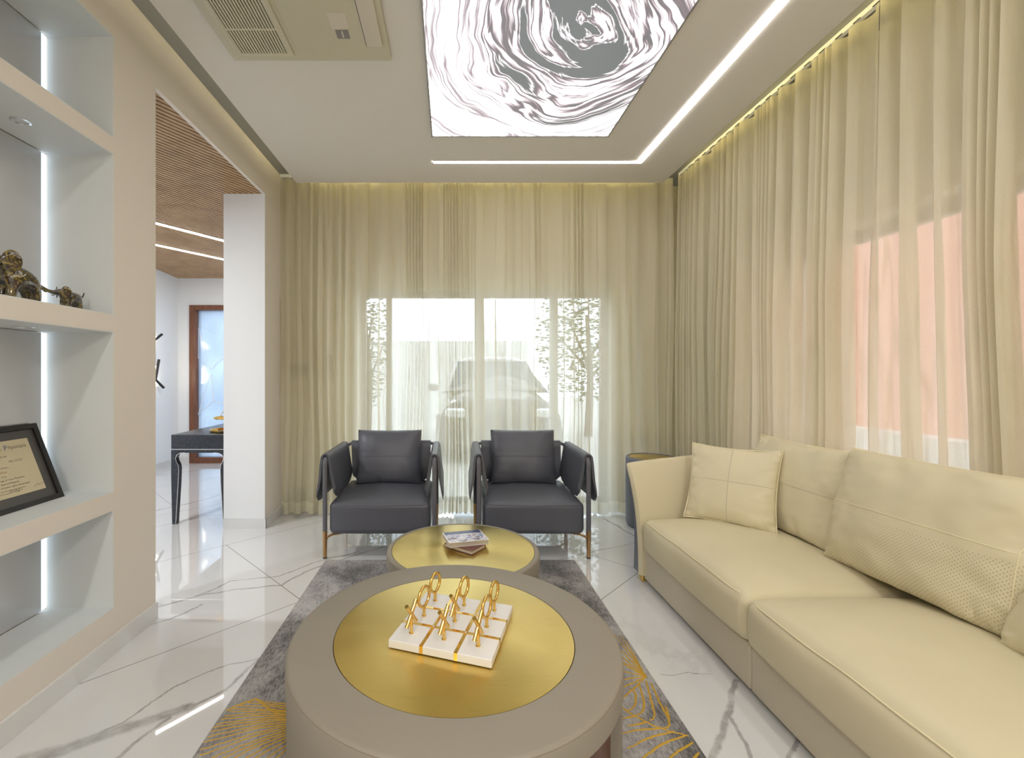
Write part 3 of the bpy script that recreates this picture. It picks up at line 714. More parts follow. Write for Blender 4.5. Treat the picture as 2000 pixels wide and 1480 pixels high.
def fan(apex, edge, bend, n, w, seed, clip=True):
    """gold veins running from an apex out to a rim polyline"""
    E = smoothline(edge, 12, 0); rn = random.Random(seed)
    for i in range(n):
        q = E[int(i/(n-1)*(len(E)-1))]; mid = ((apex[0]+q[0])/2+bend[0], (apex[1]+q[1])/2+bend[1])
        L = smoothline([apex, mid, q], 9, .0025, seed*50+i); L = [p for p in L if RX0+.004 < p[0] < RX1-.004]
        if len(L) > 2: g.add(*blade(L, w))
def F2(*pts): return [px2floor(*p, .013) for p in pts]
ap = px2floor(640, 1405, .013)
fan(ap, F2((500, 1368), (440, 1388), (410, 1415), (385, 1450), (365, 1500), (360, 1560), (400, 1640)), (0, .02), 22, .0030, 1)
g.add(*blade(smoothline(F2((440, 1388), (470, 1375), (502, 1366), (520, 1380), (540, 1392), (600, 1398)), 8), .005))
o = g.build('gold_veins', 'ruggold', e, smooth=False, world=True); o['label'] = 'gold leaf-vein lines'; g = MB()
# right-hand leaves
ap2 = px2floor(1262, 1322, .013)
fan(ap2, F2((1170, 1262), (1185, 1245), (1205, 1238), (1222, 1250)), (0, 0), 6, .0034, 2)
fan(ap2, F2((1170, 1270), (1172, 1330), (1185, 1390)), (0, 0), 5, .0034, 3)
for L in (((1230, 1345), (1241, 1355), (1238, 1380), (1222, 1388)), ((1248, 1335), (1257, 1370), (1254, 1390), (1240, 1397)), ((1262, 1330), (1272, 1370), (1278, 1398), (1268, 1408)), ((1272, 1335), (1290, 1375), (1306, 1405), (1304, 1420), (1290, 1422)), ((1205, 1375), (1240, 1398), (1290, 1422), (1345, 1437)), ((1300, 1380), (1306, 1400), (1306, 1412)),
          ((1290, 1422), (1250, 1425), (1215, 1432)), ((1315, 1428), (1270, 1440), (1225, 1462)), ((1338, 1436), (1300, 1450), (1262, 1475), (1245, 1500)), ((1352, 1450), (1320, 1470), (1295, 1495)), ((1240, 1398), (1215, 1403)), ((1262, 1410), (1225, 1418)), ((1364, 1470), (1350, 1485)), ((1130, 1430), (1180, 1475), (1205, 1520))):
    L2 = [p for p in smoothline(F2(*L), 7, .002) if p[0] < RX1-.004]
    if len(L2) > 2: g.add(*blade(L2, .0042))
o = g.build('gold_veins', 'ruggold', e, smooth=False, world=True); o['label'] = 'gold leaf-vein lines'
# ------------------------------------------------------------------ coffee tables
def coffee_table(loc, R, rb, ht, th, label, opening=True):
    e = empty('coffee_table', (*loc, 0), 0, label, 'coffee table')
    b = .012; z0 = ht-th
    pr = [(rb-.0005, z0), (R-.004, z0), (R, z0+.004), (R, ht-b)]+[(R-b+b*math.cos(a), ht-b+b*math.sin(a)) for a in (PI/6, PI/3, PI/2)]+[(rb+.001, ht), (rb-.0005, ht-.004), (rb-.0005, z0)]
    MB().lathe(pr, 128).build('top_ring', 'taupe', e)
    MB().lathe([(0, ht-.0015), (rb-.002, ht-.0015), (rb-.002, ht-.01), (0, ht-.01)], 128).build('brass_disc', 'brass', e)
    st = [(R+.0005)*1.0 for _ in range(2)]
    MB().tube([((R-.002)*math.cos(a), (R-.002)*math.sin(a), ht-.0075) for a in [2*PI*i/128 for i in range(128)]], .0016, 6, closed=True).build('edge_stitching', 'taupedark', e)
    if opening:
        a0, a1 = math.radians(-28.5), math.radians(360-72)
        n = 110
        MB().lathe([(R-.003, .0165), (R-.003, z0), (R-.03, z0), (R-.03, .0165), (R-.003, .0165)], n, a0=a0, a1=a1).add([((R-q)*math.cos(a), (R-q)*math.sin(a), zz) for a in (a0, a1) for q, zz in ((.003, .0165), (.003, z0), (.03, z0), (.03, .0165))], [(0, 1, 2, 3), (4, 5, 6, 7)]).build('drum_wall', 'taupe', e)
        MB().lathe([(R-.028, .02), (R-.028, z0)], 64, a0=math.radians(-80), a1=math.radians(5)).build('walnut_inner_wall', 'walnut', e)
        MB().lathe([(0, .0165), (R-.032, .0165), (R-.032, .03), (0, .03)], 64).build('floor_plate', 'walnut', e)
    else:
        MB().lathe([(R-.006, .0165), (R-.006, z0+.001), (R-.03, z0), (R-.03, .0165), (R-.006, .0165)], 96).build('drum_wall', 'taupe', e)
    return e
T1 = (.010, 1.429); T2 = (.064, 2.372)
coffee_table(T1, .4975, .3666, .40, .075, 'large round taupe leather coffee table with a brass disc top, in front')
coffee_table(T2, .393, .368, .30, .07, 'smaller low round coffee table with a brass top, in front of the armchairs', False)
# noughts-and-crosses board
S = .31; bz = .4005; bt = .024; ang = math.atan2(-.097, .294); BC = Vector((.013, 1.434, bz))
e = empty('game_board', BC, ang, 'white noughts and crosses board with gold bands on the large coffee table', 'game board')
MB().rbox((0, 0, bt/2), (S, S, bt), .003, 2, 3).build('board', mat('white_board', (.80, .79, .77), .45), e)
MB().box(-S/2+.006, S/2-.006, -S/2+.006, S/2-.006, -.0005, .0).build('felt', 'black', e, smooth=False)
for k in (-1, 1):
    q = k*S/6
    for ax in (0, 1):
        c = MB(); hw = .0052; L = S/2+.0012; zt = bt+.0010+(.0006 if ax else 0)
        def B(a0, a1, z0, z1):
            if ax == 0: c.box(q-hw, q+hw, a0, a1, z0, z1)
            else: c.box(a0, a1, q-hw, q+hw, z0, z1)
        B(-L, L, bt, zt); B(-L, -S/2+.0002, .002, zt); B(S/2-.0002, L, .002, zt)
        bd = c.build('gold_band', 'gold', e, smooth=False)
        for sg in (-1, 1):
            s1 = MB()
            s1.lathe([(0, .0015), (.0022, .001), (.0028, 0)], 12, (q, sg*L, bt*.5) if ax == 0 else (sg*L, q, bt*.5), axis='Y' if ax == 0 else 'X')
            s1.build('screw', 'silver', bd)
    for k2 in (-1, 1):
        MB().lathe([(0, .0030), (.0028, .0022), (.0034, 0)], 12, (k*S/6, k2*S/6, bt+.0016)).build('stud', 'silver', e)
def post(mb, h): mb.lathe([(0, 0), (.0072, 0), (.0072, .0022), (.0052, .003), (.0050, h), (0, h)], 16)
grid = [['cross', 'cross', 'cross'], ['nought', 'cross', 'nought'], ['nought', 'nought', 'nought']]
rown = ['front', 'middle', 'back']; coln = ['left', 'centre', 'right']
R0 = Matrix.Rotation(ang, 4, 'Z')
proto = {}
for r in range(3):
    for c_ in range(3):
        kd = grid[r][c_]; loc = BC+R0.to_3x3() @ Vector(((c_-1)*S/3, (r-1)*S/3, 0))+Vector((0, 0, bt))
        lab = 'gold %s playing piece on the %s %s square of the white board' % (kd, rown[r], coln[c_] if not (r == 1 and c_ == 1) else 'centre')
        grp = 'gold %s pieces on the board' % kd
        if kd not in proto:
            e = empty('game_piece', loc, ang-math.radians(11), lab, 'game piece', grp)
            if kd == 'nought':
                m = MB(); post(m, .030); m.build('stem', 'gold', e)
                MB().tube(arc((0, 0, .062), .031, 0, 2*PI*35/36, 35, 'yz'), .0050, 10, closed=True).build('ring', 'gold', e)
            else:
                m = MB(); post(m, .046); m.build('stem', 'gold', e)
                l = .041; a1 = math.radians(52)
                for sg in (1, -1):
                    dy, dz = math.cos(a1)*l*sg, math.sin(a1)*l
                    MB().tube([(0, -dy, .058-dz), (0, dy, .058+dz)], .0060, 14).build('rod', 'gold', e)
            proto[kd] = e
        else:
            e = copy_tree(proto[kd]); e.location = loc; tag(e, lab)
        e.rotation_euler = (0, 0, ang-math.radians(11))
# books on the rear table
def book(loc, rz, w_, d_, t, covm, pagem, label, spine):
    e = empty('book', loc, rz, label, 'book', 'books on the low table')
    c = .002
    m = MB(); m.box(-w_/2, w_/2, -d_/2, d_/2, 0, c); m.box(-w_/2, w_/2, -d_/2, d_/2, t-c, t); m.box(-w_/2, w_/2, d_/2-c, d_/2, c, t-c)
    m.build('cover', covm, e, smooth=False)
    MB().box(-w_/2+.003, w_/2-.003, -d_/2+.004, d_/2-c, c, t-c).build('pages', pagem, e, smooth=False)
    return e
def bookcover():
    m = mat('book_cover_print', (.8, .8, .8), .25); n = N(m); c = n.coord(); sp = n.n('ShaderNodeSeparateXYZ', {0: c})
    x, y = sp.outputs[0], sp.outputs[1]
    f = n.noise(n.mapping(c, (16, 26, 1)), 1.2, 3, .5, .8)
    pic = n.ramp(f[0], [(.36, (.10, .08, .09)), (.45, (.55, .52, .60)), (.55, (.74, .72, .76)), (.63, (.06, .05, .28)), (.70, (.35, .55, .70))])
    band = n.math('GREATER_THAN', y, .036)
    dk = n.mix(n.noise(n.mapping(c, (20, 20, 1)), 2, 2)[0], (.03, .035, .045), (.06, .07, .25))
    col = n.mix(band, pic, dk)
    inside = n.math('MULTIPLY', n.math('LESS_THAN', n.math('ABSOLUTE', x), .101), n.math('MULTIPLY', n.math('GREATER_THAN', y, -.073), 1))
    line = n.math('LESS_THAN', n.math('ABSOLUTE', n.math('SUBTRACT', y, .034)), .0018)
    inside = n.math('MULTIPLY', inside, n.math('SUBTRACT', 1., line))
    n.put(n.b.inputs['Base Color'], n.mix(inside, (.78, .76, .74), col)); return m
M['page'] = mat('page_edges', (.50, .45, .37), .8); M['maroon'] = mat('maroon_cover', (.16, .06, .05), .4)
tb = .2995
book((.075, 2.375, tb), math.radians(-38), .175, .125, .020, 'maroon', 'page', 'maroon-covered book turned askew under the other book on the low table', 0)
book((.078, 2.418, tb+.0202), math.radians(14), .213, .158, .024, bookcover(), 'page', 'white-bordered picture-cover book on top of the stack on the low table', 0)
# ------------------------------------------------------------------ cushions
def cushion(w_, h_, t, n=28, pinch=.055, wr=.005, seed=0, box=0.0, pw=.42):
    """pillow standing in xz, thickness along y; origin bottom centre"""
    mb = MB(); vs = []; fs = []; idx = {}
    for sgn in (1, -1):
        for i in range(n+1):
            for j in range(n+1):
                edge = i in (0, n) or j in (0, n); key = (i, j, 0 if edge else sgn)
                if key in idx: continue
                u_ = math.sin((i/n-.5)*PI)*.999 if True else 0; v_ = math.sin((j/n-.5)*PI)*.999
                x = u_*w_/2*(1-pinch*(1-v_*v_)); z = v_*h_/2*(1-pinch*(1-u_*u_))
                g_ = max(0, (1-abs(u_)**2.6))**pw*max(0, (1-abs(v_)**2.6))**pw
                y = sgn*t/2*g_
                if not edge:
                    q = Vector((x*7+seed, z*7, sgn*2+seed)); ed = (max(abs(u_), abs(v_)))**3
                    y += wr*mnoise.noise(q)*(.5+1.6*ed)+wr*1.1*ed*mnoise.noise(Vector((x*(20 if abs(u_) > abs(v_) else 44), z*(44 if abs(u_) > abs(v_) else 20), seed)))+wr*.3*mnoise.noise(Vector((x*12+z*9, z*16-x*5, seed+4)))
                else: y = box*0
                idx[key] = len(vs); vs.append((x, y, z+h_/2))
    for sgn in (1, -1):
        for i in range(n):
            for j in range(n):
                q = []
                for a, b in ((i, j), (i+1, j), (i+1, j+1), (i, j+1)):
                    edge = a in (0, n) or b in (0, n); q.append(idx[(a, b, 0 if edge else sgn)])
                fs.append(q if sgn < 0 else q[::-1])
    mb.add(vs, fs)
    def front(u_, v_, lift=.001):
        x = u_*w_/2*(1-pinch*(1-v_*v_)); z = v_*h_/2*(1-pinch*(1-u_*u_))
        g_ = max(0, (1-abs(u_)**2.6))**pw*max(0, (1-abs(v_)**2.6))**pw
        q = Vector((x*7+seed, z*7, -2+seed)); ed = (max(abs(u_), abs(v_)))**3
        y = -t/2*g_+wr*mnoise.noise(q)*(.5+1.6*ed)+wr*1.1*ed*mnoise.noise(Vector((x*(20 if abs(u_) > abs(v_) else 44), z*(44 if abs(u_) > abs(v_) else 20), seed)))+wr*.3*mnoise.noise(Vector((x*12+z*9, z*16-x*5, seed+4)))
        return Vector((x, y-lift, z+h_/2))
    rim = []
    for k in range(80):
        a = k/80*4; s_ = int(a); f_ = a-s_; q = -1+2*f_
        u_, v_ = [(q, -1), (1, q), (-q, 1), (-1, -q)][s_]; rim.append((u_*w_/2*(1-pinch*(1-v_*v_)), 0, v_*h_/2*(1-pinch*(1-u_*u_))+h_/2))
    return mb, front, rim
# ------------------------------------------------------------------ armchairs
def armchair(label):
    e = empty('armchair', (0, 0, 0), 0, label, 'armchair', 'grey leather armchairs')
    def dome(p):
        k = max(0, 1-(p.x/.34)**2)*max(0, 1-(p.y/.34)**2)
        return (p.x, p.y-.014*max(0, 1-(p.x/.34)**4)*(1 if p.y < 0 else 0)*(1-min(1, abs(p.y+.33)/.3)), p.z+(.035*k if p.z > .05 else 0)+(-.008*k if p.z < -.05 else 0))
    MB().rbox((0, .345, .258), (.665, .66, .205), .035, 12, 4, dome).build('seat', 'greyle', e)
    MB().tube([(-.315, .035, .352), (-.28, .004, .350), (0, -.013, .349), (.28, .004, .350), (.315, .035, .352)], .0022, 6).build('seat_piping', 'greypost', e)
    # side frames: front post, arm rail, rear post
    zt = .655; X = .358
    for s in (-1, 1):
        pts = [(s*X, .02, .175), (s*X, .02, zt-.05)]+arc((s*X, .07, zt-.05), .05, PI, PI/2, 6, 'yz')+[(s*X, .30, zt), (s*X, .60, zt)]+arc((s*X, .60, zt-.05), .05, PI/2, 0, 6, 'yz')+[(s*X, .65, .175)]
        MB().tube(pts, .0155, 12).build('side_frame', 'greypost', e)
        for yy in (.02, .65):
            m = MB(); m.tube([(s*X, yy, .0), (s*X, yy, .178)], .0125, 12, r_end=.0165)
            sy = 1 if yy < .3 else -1
            m.tube([(s*X, yy, .10), (s*(X-.012), yy+.004*sy, .135), (s*(X-.045), yy+.012*sy, .150), (s*(X-.14), yy+.03*sy, .158)], .010, 8, r_end=.006)
            l = m.build('leg', 'bronze', e); l['label'] = 'bronze metal leg'
            MB().lathe([(0, 0), (.0135, 0), (.0135, .008), (.0125, .008)], 12, (s*X, yy, 0)).build('foot', 'rubber', l)
    MB().tube([(-X, .65, zt-.02), (-X+.04, .65, zt), (X-.04, .65, zt), (X, .65, zt-.02)], .0125, 10).build('back_rail', 'greypost', e)
    # draped arm pads: an inverted U folded over the rail
    def drape(cx, axis, a0, a1, fl_in, fl_out, zin, zout, th, name, mirror=1):
        # profile in (t,z), t across the rail: negative = inner side
        top = zt+.022; prof = []
        outer = [(-fl_in*1.0, zin), (-fl_in*1.12-.006, zin+.05), (-fl_in*.95, zin+.14), (-.034, zt-.03), (-.030, zt+.004), (-.016, top), (.016, top), (.030, zt+.004), (.036, zt-.04), (fl_out*.9, zout+.14), (fl_out*1.1, zout+.05), (fl_out*1.08, zout)]
        inner = [(fl_out*1.0, zout+.006), (fl_out*.80, zout+.06), (fl_out*.55, zout+.15), (.019, zt-.03), (.016, zt+.004), (.0, zt+.0165), (-.016, zt+.004), (-.019, zt-.03), (-fl_in*.55, zin+.14), (-fl_in*.80, zin+.06), (-fl_in*.93, zin+.006)]
        loop = outer+inner; n = len(loop); K = 14; vs = []; fs = []
        for k in range(K+1):
            q = k/K; yy = a0+(a1-a0)*q; e_ = min(1, math.sin(PI*q)**.35+.0)
            for (t, z) in loop:
                # lower corners are cut round, flaps bulge in the middle
                dn = max(0, (zt-z))/.28; cut = .045*dn*dn*(abs(2*q-1)**8)
                bul = 1+.10*e_*dn
                sk = .018*dn*(1 if t < 0 else -.3)
                ya = yy+(sk if q < .5 else -sk*.2)
                wv = .0035*mnoise.noise(Vector((t*30, yy*16, z*26)))
                p = (cx+mirror*(t*bul+wv*dn), ya, z+cut) if axis == 'y' else (ya, cx+mirror*(t*bul+wv), z+cut)
                vs.append(p)
        for k in range(K):
            for j in range(n): fs.append((k*n+j, k*n+(j+1) % n, (k+1)*n+(j+1) % n, (k+1)*n+j))
        m_ = len(outer)
        for base in (0, K*n):   # end caps as quads between outer and inner
            for j in range(m_-2): fs.append((base+j, base+j+1, base+n-2-j if n-2-j >= m_ else base+m_, base+n-1-j))
        m = MB(); m.add(vs, fs); return m.build(name, 'greyle', e)
    for s in (-1, 1):
        drape(s*X, 'y', .028, .60, .052, .050, .375, .350, .02, 'arm_pad', mirror=s)
    m = drape(.65, 'x', -.31, .31, .055, .05, .36, .34, .02, 'back_pad')
    cmb, front, rim = cushion(.485, .405, .19, 30, .03, .010, 3, pw=.34)
    T = Matrix.Translation((.0, .47, .375)) @ Matrix.Rotation(math.radians(-13), 4, 'X')
    cu = cmb.xf(T).build('back_cushion', 'greyle', e)
    MB().tube([T @ front(-.93+1.86*i/24, .0, .0005) for i in range(25)], .0016, 5).build('cushion_seam', 'greypost', cu)
    MB().tube([T @ Vector(p) for p in rim], .003, 6, closed=True).build('cushion_piping', 'greypost', cu)
    return e
ch = armchair('grey leather armchair on the left, in front of the tight curtain pleats')
ch.location = (-.463, 2.965, 0); ch.rotation_euler = (0, 0, math.radians(.5))
c2 = copy_tree(ch); c2.location = (.543, 2.965, 0); c2.rotation_euler = (0, 0, math.radians(-1)); tag(c2, 'grey leather armchair on the right, nearer the round side table')
# ------------------------------------------------------------------ side table
e = empty('side_table', (1.60, 3.62, 0), 0, 'round drum side table in blue-grey leather with a brass top, in the corner', 'side table')
R_ = .198; ht = .546
MB().lathe([(0, 0), (R_-.012, 0), (R_-.012, .02), (R_-.002, .02), (R_, .026), (R_, ht-.012), (R_-.004, ht-.004), (R_-.012, ht), (R_-.022, ht), (R_-.024, ht-.006), (0, ht-.006)], 80).build('drum', 'shell', e)
MB().lathe([(0, ht-.004), (R_-.025, ht-.004), (R_-.025, ht-.006)], 80).build('brass_top', 'brass', e)
a = math.radians(214); MB().lathe([(0, .006), (.008, .005), (.010, 0)], 16, axis='X').xf(Matrix.Translation((R_*math.cos(a), R_*math.sin(a), .49)) @ Matrix.Rotation(a, 4, 'Z')).build('stud', 'gold', e)
# ------------------------------------------------------------------ sofa
e = empty('sofa', (1.45, 1.6, 0), 0, 'long cream leather sofa with a blue-grey outer shell along the right wall', 'sofa')
SX0, SX1, SYF, SYD, SYN = 1.105, 1.86, 2.61, 1.70, .72
def seatc(y0, y1, x0, name):
    hy = (y1-y0)/2; hx = (1.78-x0)/2
    def fn(p):
        ky = max(0, 1-(p.y/hy)**4); kx = max(0, 1-abs(p.x/hx)**3); top = 1 if p.z > .0 else 0
        z = p.z+top*(.058*ky**.8*kx**.6+.006*mnoise.noise(p*5)); x = p.x
        if p.x < -hx+.08: x -= .022*ky*max(0, 1-(p.z/.12)**2)
        if p.z < -.05 and p.x < 0: z += .014*(p.y/hy)**2*0
        return (x, p.y, z)
    o = MB().rbox(((x0+1.78)/2, (y0+y1)/2, .280), (2*hx, y1-y0, .175), .038, 16, 5, fn).build(name, 'cream', e, world=True)
    zt = .280+.0875-.012
    pts = []
    for i in range(41):
        q = -1+2*i/40; yy = (y0+y1)/2+q*(hy-.012); ky = max(0, 1-q**4)
        p = fn(Vector((-hx+.0105, q*(hy-.016), .0875-.0105))); pts.append((p[0]+(x0+1.78)/2-.0012+.016*abs(q)**16, p[1]+(y0+y1)/2, p[2]+.280+.0012))
    off = -Vector((1.45, 1.6, 0))
    MB().tube(pts, .0026, 6).xf(Matrix.Translation(off)).build('piping', 'thread', o)
    return o
seatc(SYD+.002, SYF, SX0-.008, 'seat_cushion'); seatc(SYN, SYD-.002, SX0-.012, 'seat_cushion')
for y0, y1 in ((SYD+.0015, SYF+.03), (SYN-.02, SYD-.0015)):
    MB().rbox(((SX0+.012+1.80)/2, (y0+y1)/2, .105), (1.80-SX0-.012, y1-y0, .17), .012, 4, 3).build('base', 'creamside', e, world=True)
MB().box(SX0+.05, 1.78, SYN, SYF, .0, .022).build('plinth', 'rubber', e, smooth=False, world=True)
# flared arm: far end (visible) and near end
def arm(yin, sg):
    nu, nv = 22, 16; L = []
    def P(u_, v_, off):   # u along depth 0 front..1 back, v height 0..1 ; off 0 inner face, 1 outer face
        fl_ = v_**2.6*.105; thick = .045
        zt_ = .650+.080*u_**.8
        x = 1.102-.030*v_**2.4*(1-u_)+(1.835-1.102)*u_
        x += .02*(1-u_)*(1-v_)*0
        y = yin+sg*(fl_+off*thick)
        # soften the vertical front edge
        return Vector((x, y, .045+(zt_-.045)*v_))
    rings = []
    for i in range(nu+1):
        u_ = i/nu; ring = [P(u_, j/nv, 0) for j in range(nv+1)]
        top = P(u_, 1, .5); ring += [P(u_, 1, .12)+Vector((0, 0, .010)), P(u_, 1, .35)+Vector((0, 0, .018)), P(u_, 1, .65)+Vector((0, 0, .018)), P(u_, 1, .88)+Vector((0, 0, .010))]
        ring += [P(u_, 1-j/nv, 1) for j in range(nv+1)]
        rings.append(ring)
    f0 = []
    c0 = rings[0]
    # rounded front: shrink a leading ring
    lead = [Vector((p.x-.012, (p.y*.35+.65*(yin+sg*((max(0, (p.z-.045)/.63))**2.6*.105+.032))), p.z if p.z < .6 else p.z-.006)) for p in c0]
    rings = [lead]+rings
    m = loft(rings); a = m.build('arm', 'cream', e, world=True)
    # outer shell
    rs = []
    for i in range(nu+1):
        u_ = i/nu; r_ = [P(u_, j/nv*.93, 1.0)+Vector((-.006, sg*.002, 0)) for j in range(nv+1)]+[P(u_, .93*(1-j/nv), 1.0)+Vector((-.006, sg*(.012+.060*(j/nv)), 0)) for j in range(nv+1)]
        rs.append(r_)
    s_ = loft(rs).build('outer_shell', 'shell', e, world=True); s_['label'] = 'blue-grey leather outer shell'
    MB().rbox((1.125, yin+sg*.055, .022), (.03, .05, .044), .006, 2, 2).build('foot', 'gold', e, world=True)['label'] = 'gold metal foot'
arm(SYF+.004, 1); arm(SYN-.004, -1)
MB().rbox((1.80, 1.66, .405), (.07, 2.0, .74), .03, 6, 4).build('back_rest', 'cream', e, world=True)
MB().rbox((1.841, 1.66, .39), (.014, 2.02, .70), .008, 4, 2).build('back_shell', 'shell', e, world=True)
# back cushions: loose on the sofa, so things of their own
def pillow(name, label, cat, grp, w_, h_, t, bl, br, lean, n=52, wr=.012, seed=1, pinch=.04, mats='cream', cross=False, perf=False, roll=0, pw=.36):
    a = Vector(bl); b = Vector(br); mid = (a+b)/2; d = b-a; rz = math.atan2(d.y, d.x)
    e = empty(name, mid, rz, label, cat, grp)
    cmb, front, rim = cushion(w_, h_, t, n, pinch, wr, seed, pw=pw)
    T = Matrix.Translation((0, 0, .0)) @ Matrix.Rotation(-lean, 4, 'X') @ Matrix.Rotation(roll, 4, 'Y')
    o = cmb.xf(T).build('cover', mats, e)
    MB().tube([T @ Vector(p) for p in rim], .0035, 6, closed=True).build('piping', 'thread', e)
    ml = 'thread' if perf else 'creamside'
    MB().tube([T @ front(-.96+1.92*i/40, .05, .0002) for i in range(41)], .0016, 5).build('seam', ml, e)
    if cross: MB().tube([T @ front(.0, -.96+1.92*i/40, .0002) for i in range(41)], .0016, 5).build('seam', ml, e)
    if perf: MB().tube([T @ front(.86, -.95+1.9*i/40, .0002) for i in range(41)], .0018, 5).build('seam', ml, e)
    return e
# perforated lower half of the near cushion comes from the leather's own pattern
def perfmat():
    m = leather('perforated_cream_leather', (.66, .59, .40), .5); n = N(m); c = n.coord()
    sp = n.n('ShaderNodeSeparateXYZ', {0: n.mapping(c, (110, 110, 110), rot=(0, math.radians(45), 0))})
    def fr(x): return n.math('SUBTRACT', n.math('FRACT', x), .5)
    fx_, fz = fr(sp.outputs[0]), fr(sp.outputs[2])
    r = n.math('SQRT', n.math('ADD', n.math('MULTIPLY', fx_, fx_), n.math('MULTIPLY', fz, fz)))
    hole = n.math('LESS_THAN', r, .20)
    low = n.math('LESS_THAN', n.n('ShaderNodeSeparateXYZ', {0: c}).outputs[2], .24)
    edge = n.math('LESS_THAN', n.n('ShaderNodeSeparateXYZ', {0: c}).outputs[0], .31)
    k = n.math('MULTIPLY', n.math('MULTIPLY', hole, low), edge)
    old = n.b.inputs['Base Color'].links[0].from_socket
    n.put(n.b.inputs['Base Color'], n.mix(n.math('MULTIPLY', k, .6), old, (.30, .25, .14))); return m
M['perf'] = perfmat()
zs = .398
grp = 'loose cream cushions on the sofa'
pillow('back_cushion', 'cream leather back cushion standing behind the small throw pillow', 'cushion', grp, .70, .465, .17, (1.70, 2.62, zs), (1.70, 1.96, zs), math.radians(12), seed=2, wr=.012)
pillow('back_cushion', 'large cream back cushion with a perforated lower half, nearest full one on the sofa', 'cushion', grp, .72, .49, .21, (1.632, 1.985, zs+.008), (1.665, 1.27, zs+.008), math.radians(15), seed=5, wr=.014, mats='perf', perf=True)
pillow('throw_pillow', 'small square cream pillow with a cross seam leaning by the sofa arm', 'pillow', grp, .43, .42, .13, (1.30, 2.545, zs+.012), (1.60, 2.235, zs+.012), math.radians(20), seed=9, wr=.010, pinch=.07, cross=True, pw=.5)
pillow('throw_pillow', 'cream pillow cut off by the right edge of the photo, on the near seat', 'pillow', grp, .43, .42, .13, (1.61, 1.33, zs+.01), (1.52, .92, zs+.01), math.radians(20), seed=14, wr=.010, pinch=.07, cross=True, pw=.5)
# ------------------------------------------------------------------ niche: framed certificate
A0 = Vector((-1.597, 1.888, .6965)); yL = 1.45
lean = math.atan2(.118, .305); fh, fw, fd = .325, A0.y-yL, .018
e = empty('picture_frame', (A0.x, (A0.y+yL)/2, A0.z), PI/2, 'black framed certificate leaning in the wall niche', 'picture frame')
e.matrix_basis = Matrix.Translation(e.location) @ Matrix.Rotation(PI/2, 4, 'Z')
T = Matrix.Rotation(-lean, 4, 'X')    # local: x along the wall, y into the wall, z up
c = MB(); b = .020; W2 = fw/2
c.box(-W2, W2, 0, fd, 0, b); c.box(-W2, W2, 0, fd, fh-b, fh); c.box(-W2, -W2+b, 0, fd, b, fh-b); c.box(W2-b, W2, 0, fd, b, fh-b)
c.xf(T).build('frame', 'black', e, smooth=False)
MB().box(-W2+b, W2-b, .010, .014, b, fh-b).xf(T).build('mount', mat('dark_grey_mount', (.075, .07, .068), .3), e, smooth=False)
mt = .035; cert = MB().box(-W2+b+mt, W2-b-mt, .0085, .010, b+mt, fh-b-mt).xf(T).build('certificate', mat('cream_paper', (.60, .53, .35), .5), e, smooth=False)
ink = mat('ink_brown', (.10, .08, .06), .6); inkb = mat('ink_blue', (.06, .09, .25), .6); inkg = mat('ink_gold', (.40, .27, .08), .6)
def text(body, size, x, z, m, parent, align='CENTER', shear=0):
    cu = bpy.data.curves.new('t', 'FONT'); cu.body = body; cu.size = size; cu.align_x = align; cu.shear = shear; cu.resolution_u = 3
    o = bpy.data.objects.new('t', cu); COL.objects.link(o)
    dg = bpy.context.evaluated_depsgraph_get(); me = bpy.data.meshes.new_from_object(o.evaluated_get(dg))
    bpy.data.objects.remove(o); me.transform(T @ Matrix.Translation((x, .0082, z)) @ Matrix.Rotation(PI/2, 4, 'X'))
    me.materials.clear(); me.materials.append(m)
    t = bpy.data.objects.new('lettering', me); COL.objects.link(t); t.parent = parent; return t
cxm = -W2+(W2*2)*.50; rt = W2-b-mt-.012
text('American College of', .021, rt-.168, fh-b-mt-.034, ink, cert, 'RIGHT')
text('C', .027, rt-.160, fh-b-mt-.036, inkb, cert, 'LEFT'); text('hest', .021, rt-.141, fh-b-mt-.034, ink, cert, 'LEFT')
text('P', .027, rt-.094, fh-b-mt-.036, inkb, cert, 'LEFT'); text('hysicians', .021, rt-.077, fh-b-mt-.034, ink, cert, 'LEFT')
for s_, sz, dz, mm in (('This is to certify that', .009, .062, ink), ('has been elected a', .008, .104, ink), ('Fellow', .014, .122, inkg), ('of the', .008, .137, ink), ('American College of Chest Physicians', .010, .152, ink), ('by the Board of Regents', .010, .165, ink), ('and is entitled to all honors, rights, and privileges', .009, .178, ink), ('in witness whereof we have set our names', .0075, .190, ink), ('and the seal of the College', .0075, .200, ink)):
    text(s_, sz, 0.02, fh-b-mt-dz, mm, cert)
text('MD, FCCP', .012, .085, fh-b-mt-.086, ink, cert, 'CENTER')
for x0, seed in ((.02, 1), (rt-.035, 4)):
    rn = random.Random(seed); pts = [(x0+.002*k*1.2, .0080, b+mt+.022+rn.uniform(-.005, .006)) for k in range(22)]
    MB().tube(pts, .0004, 4).xf(T).build('signature', ink, cert)
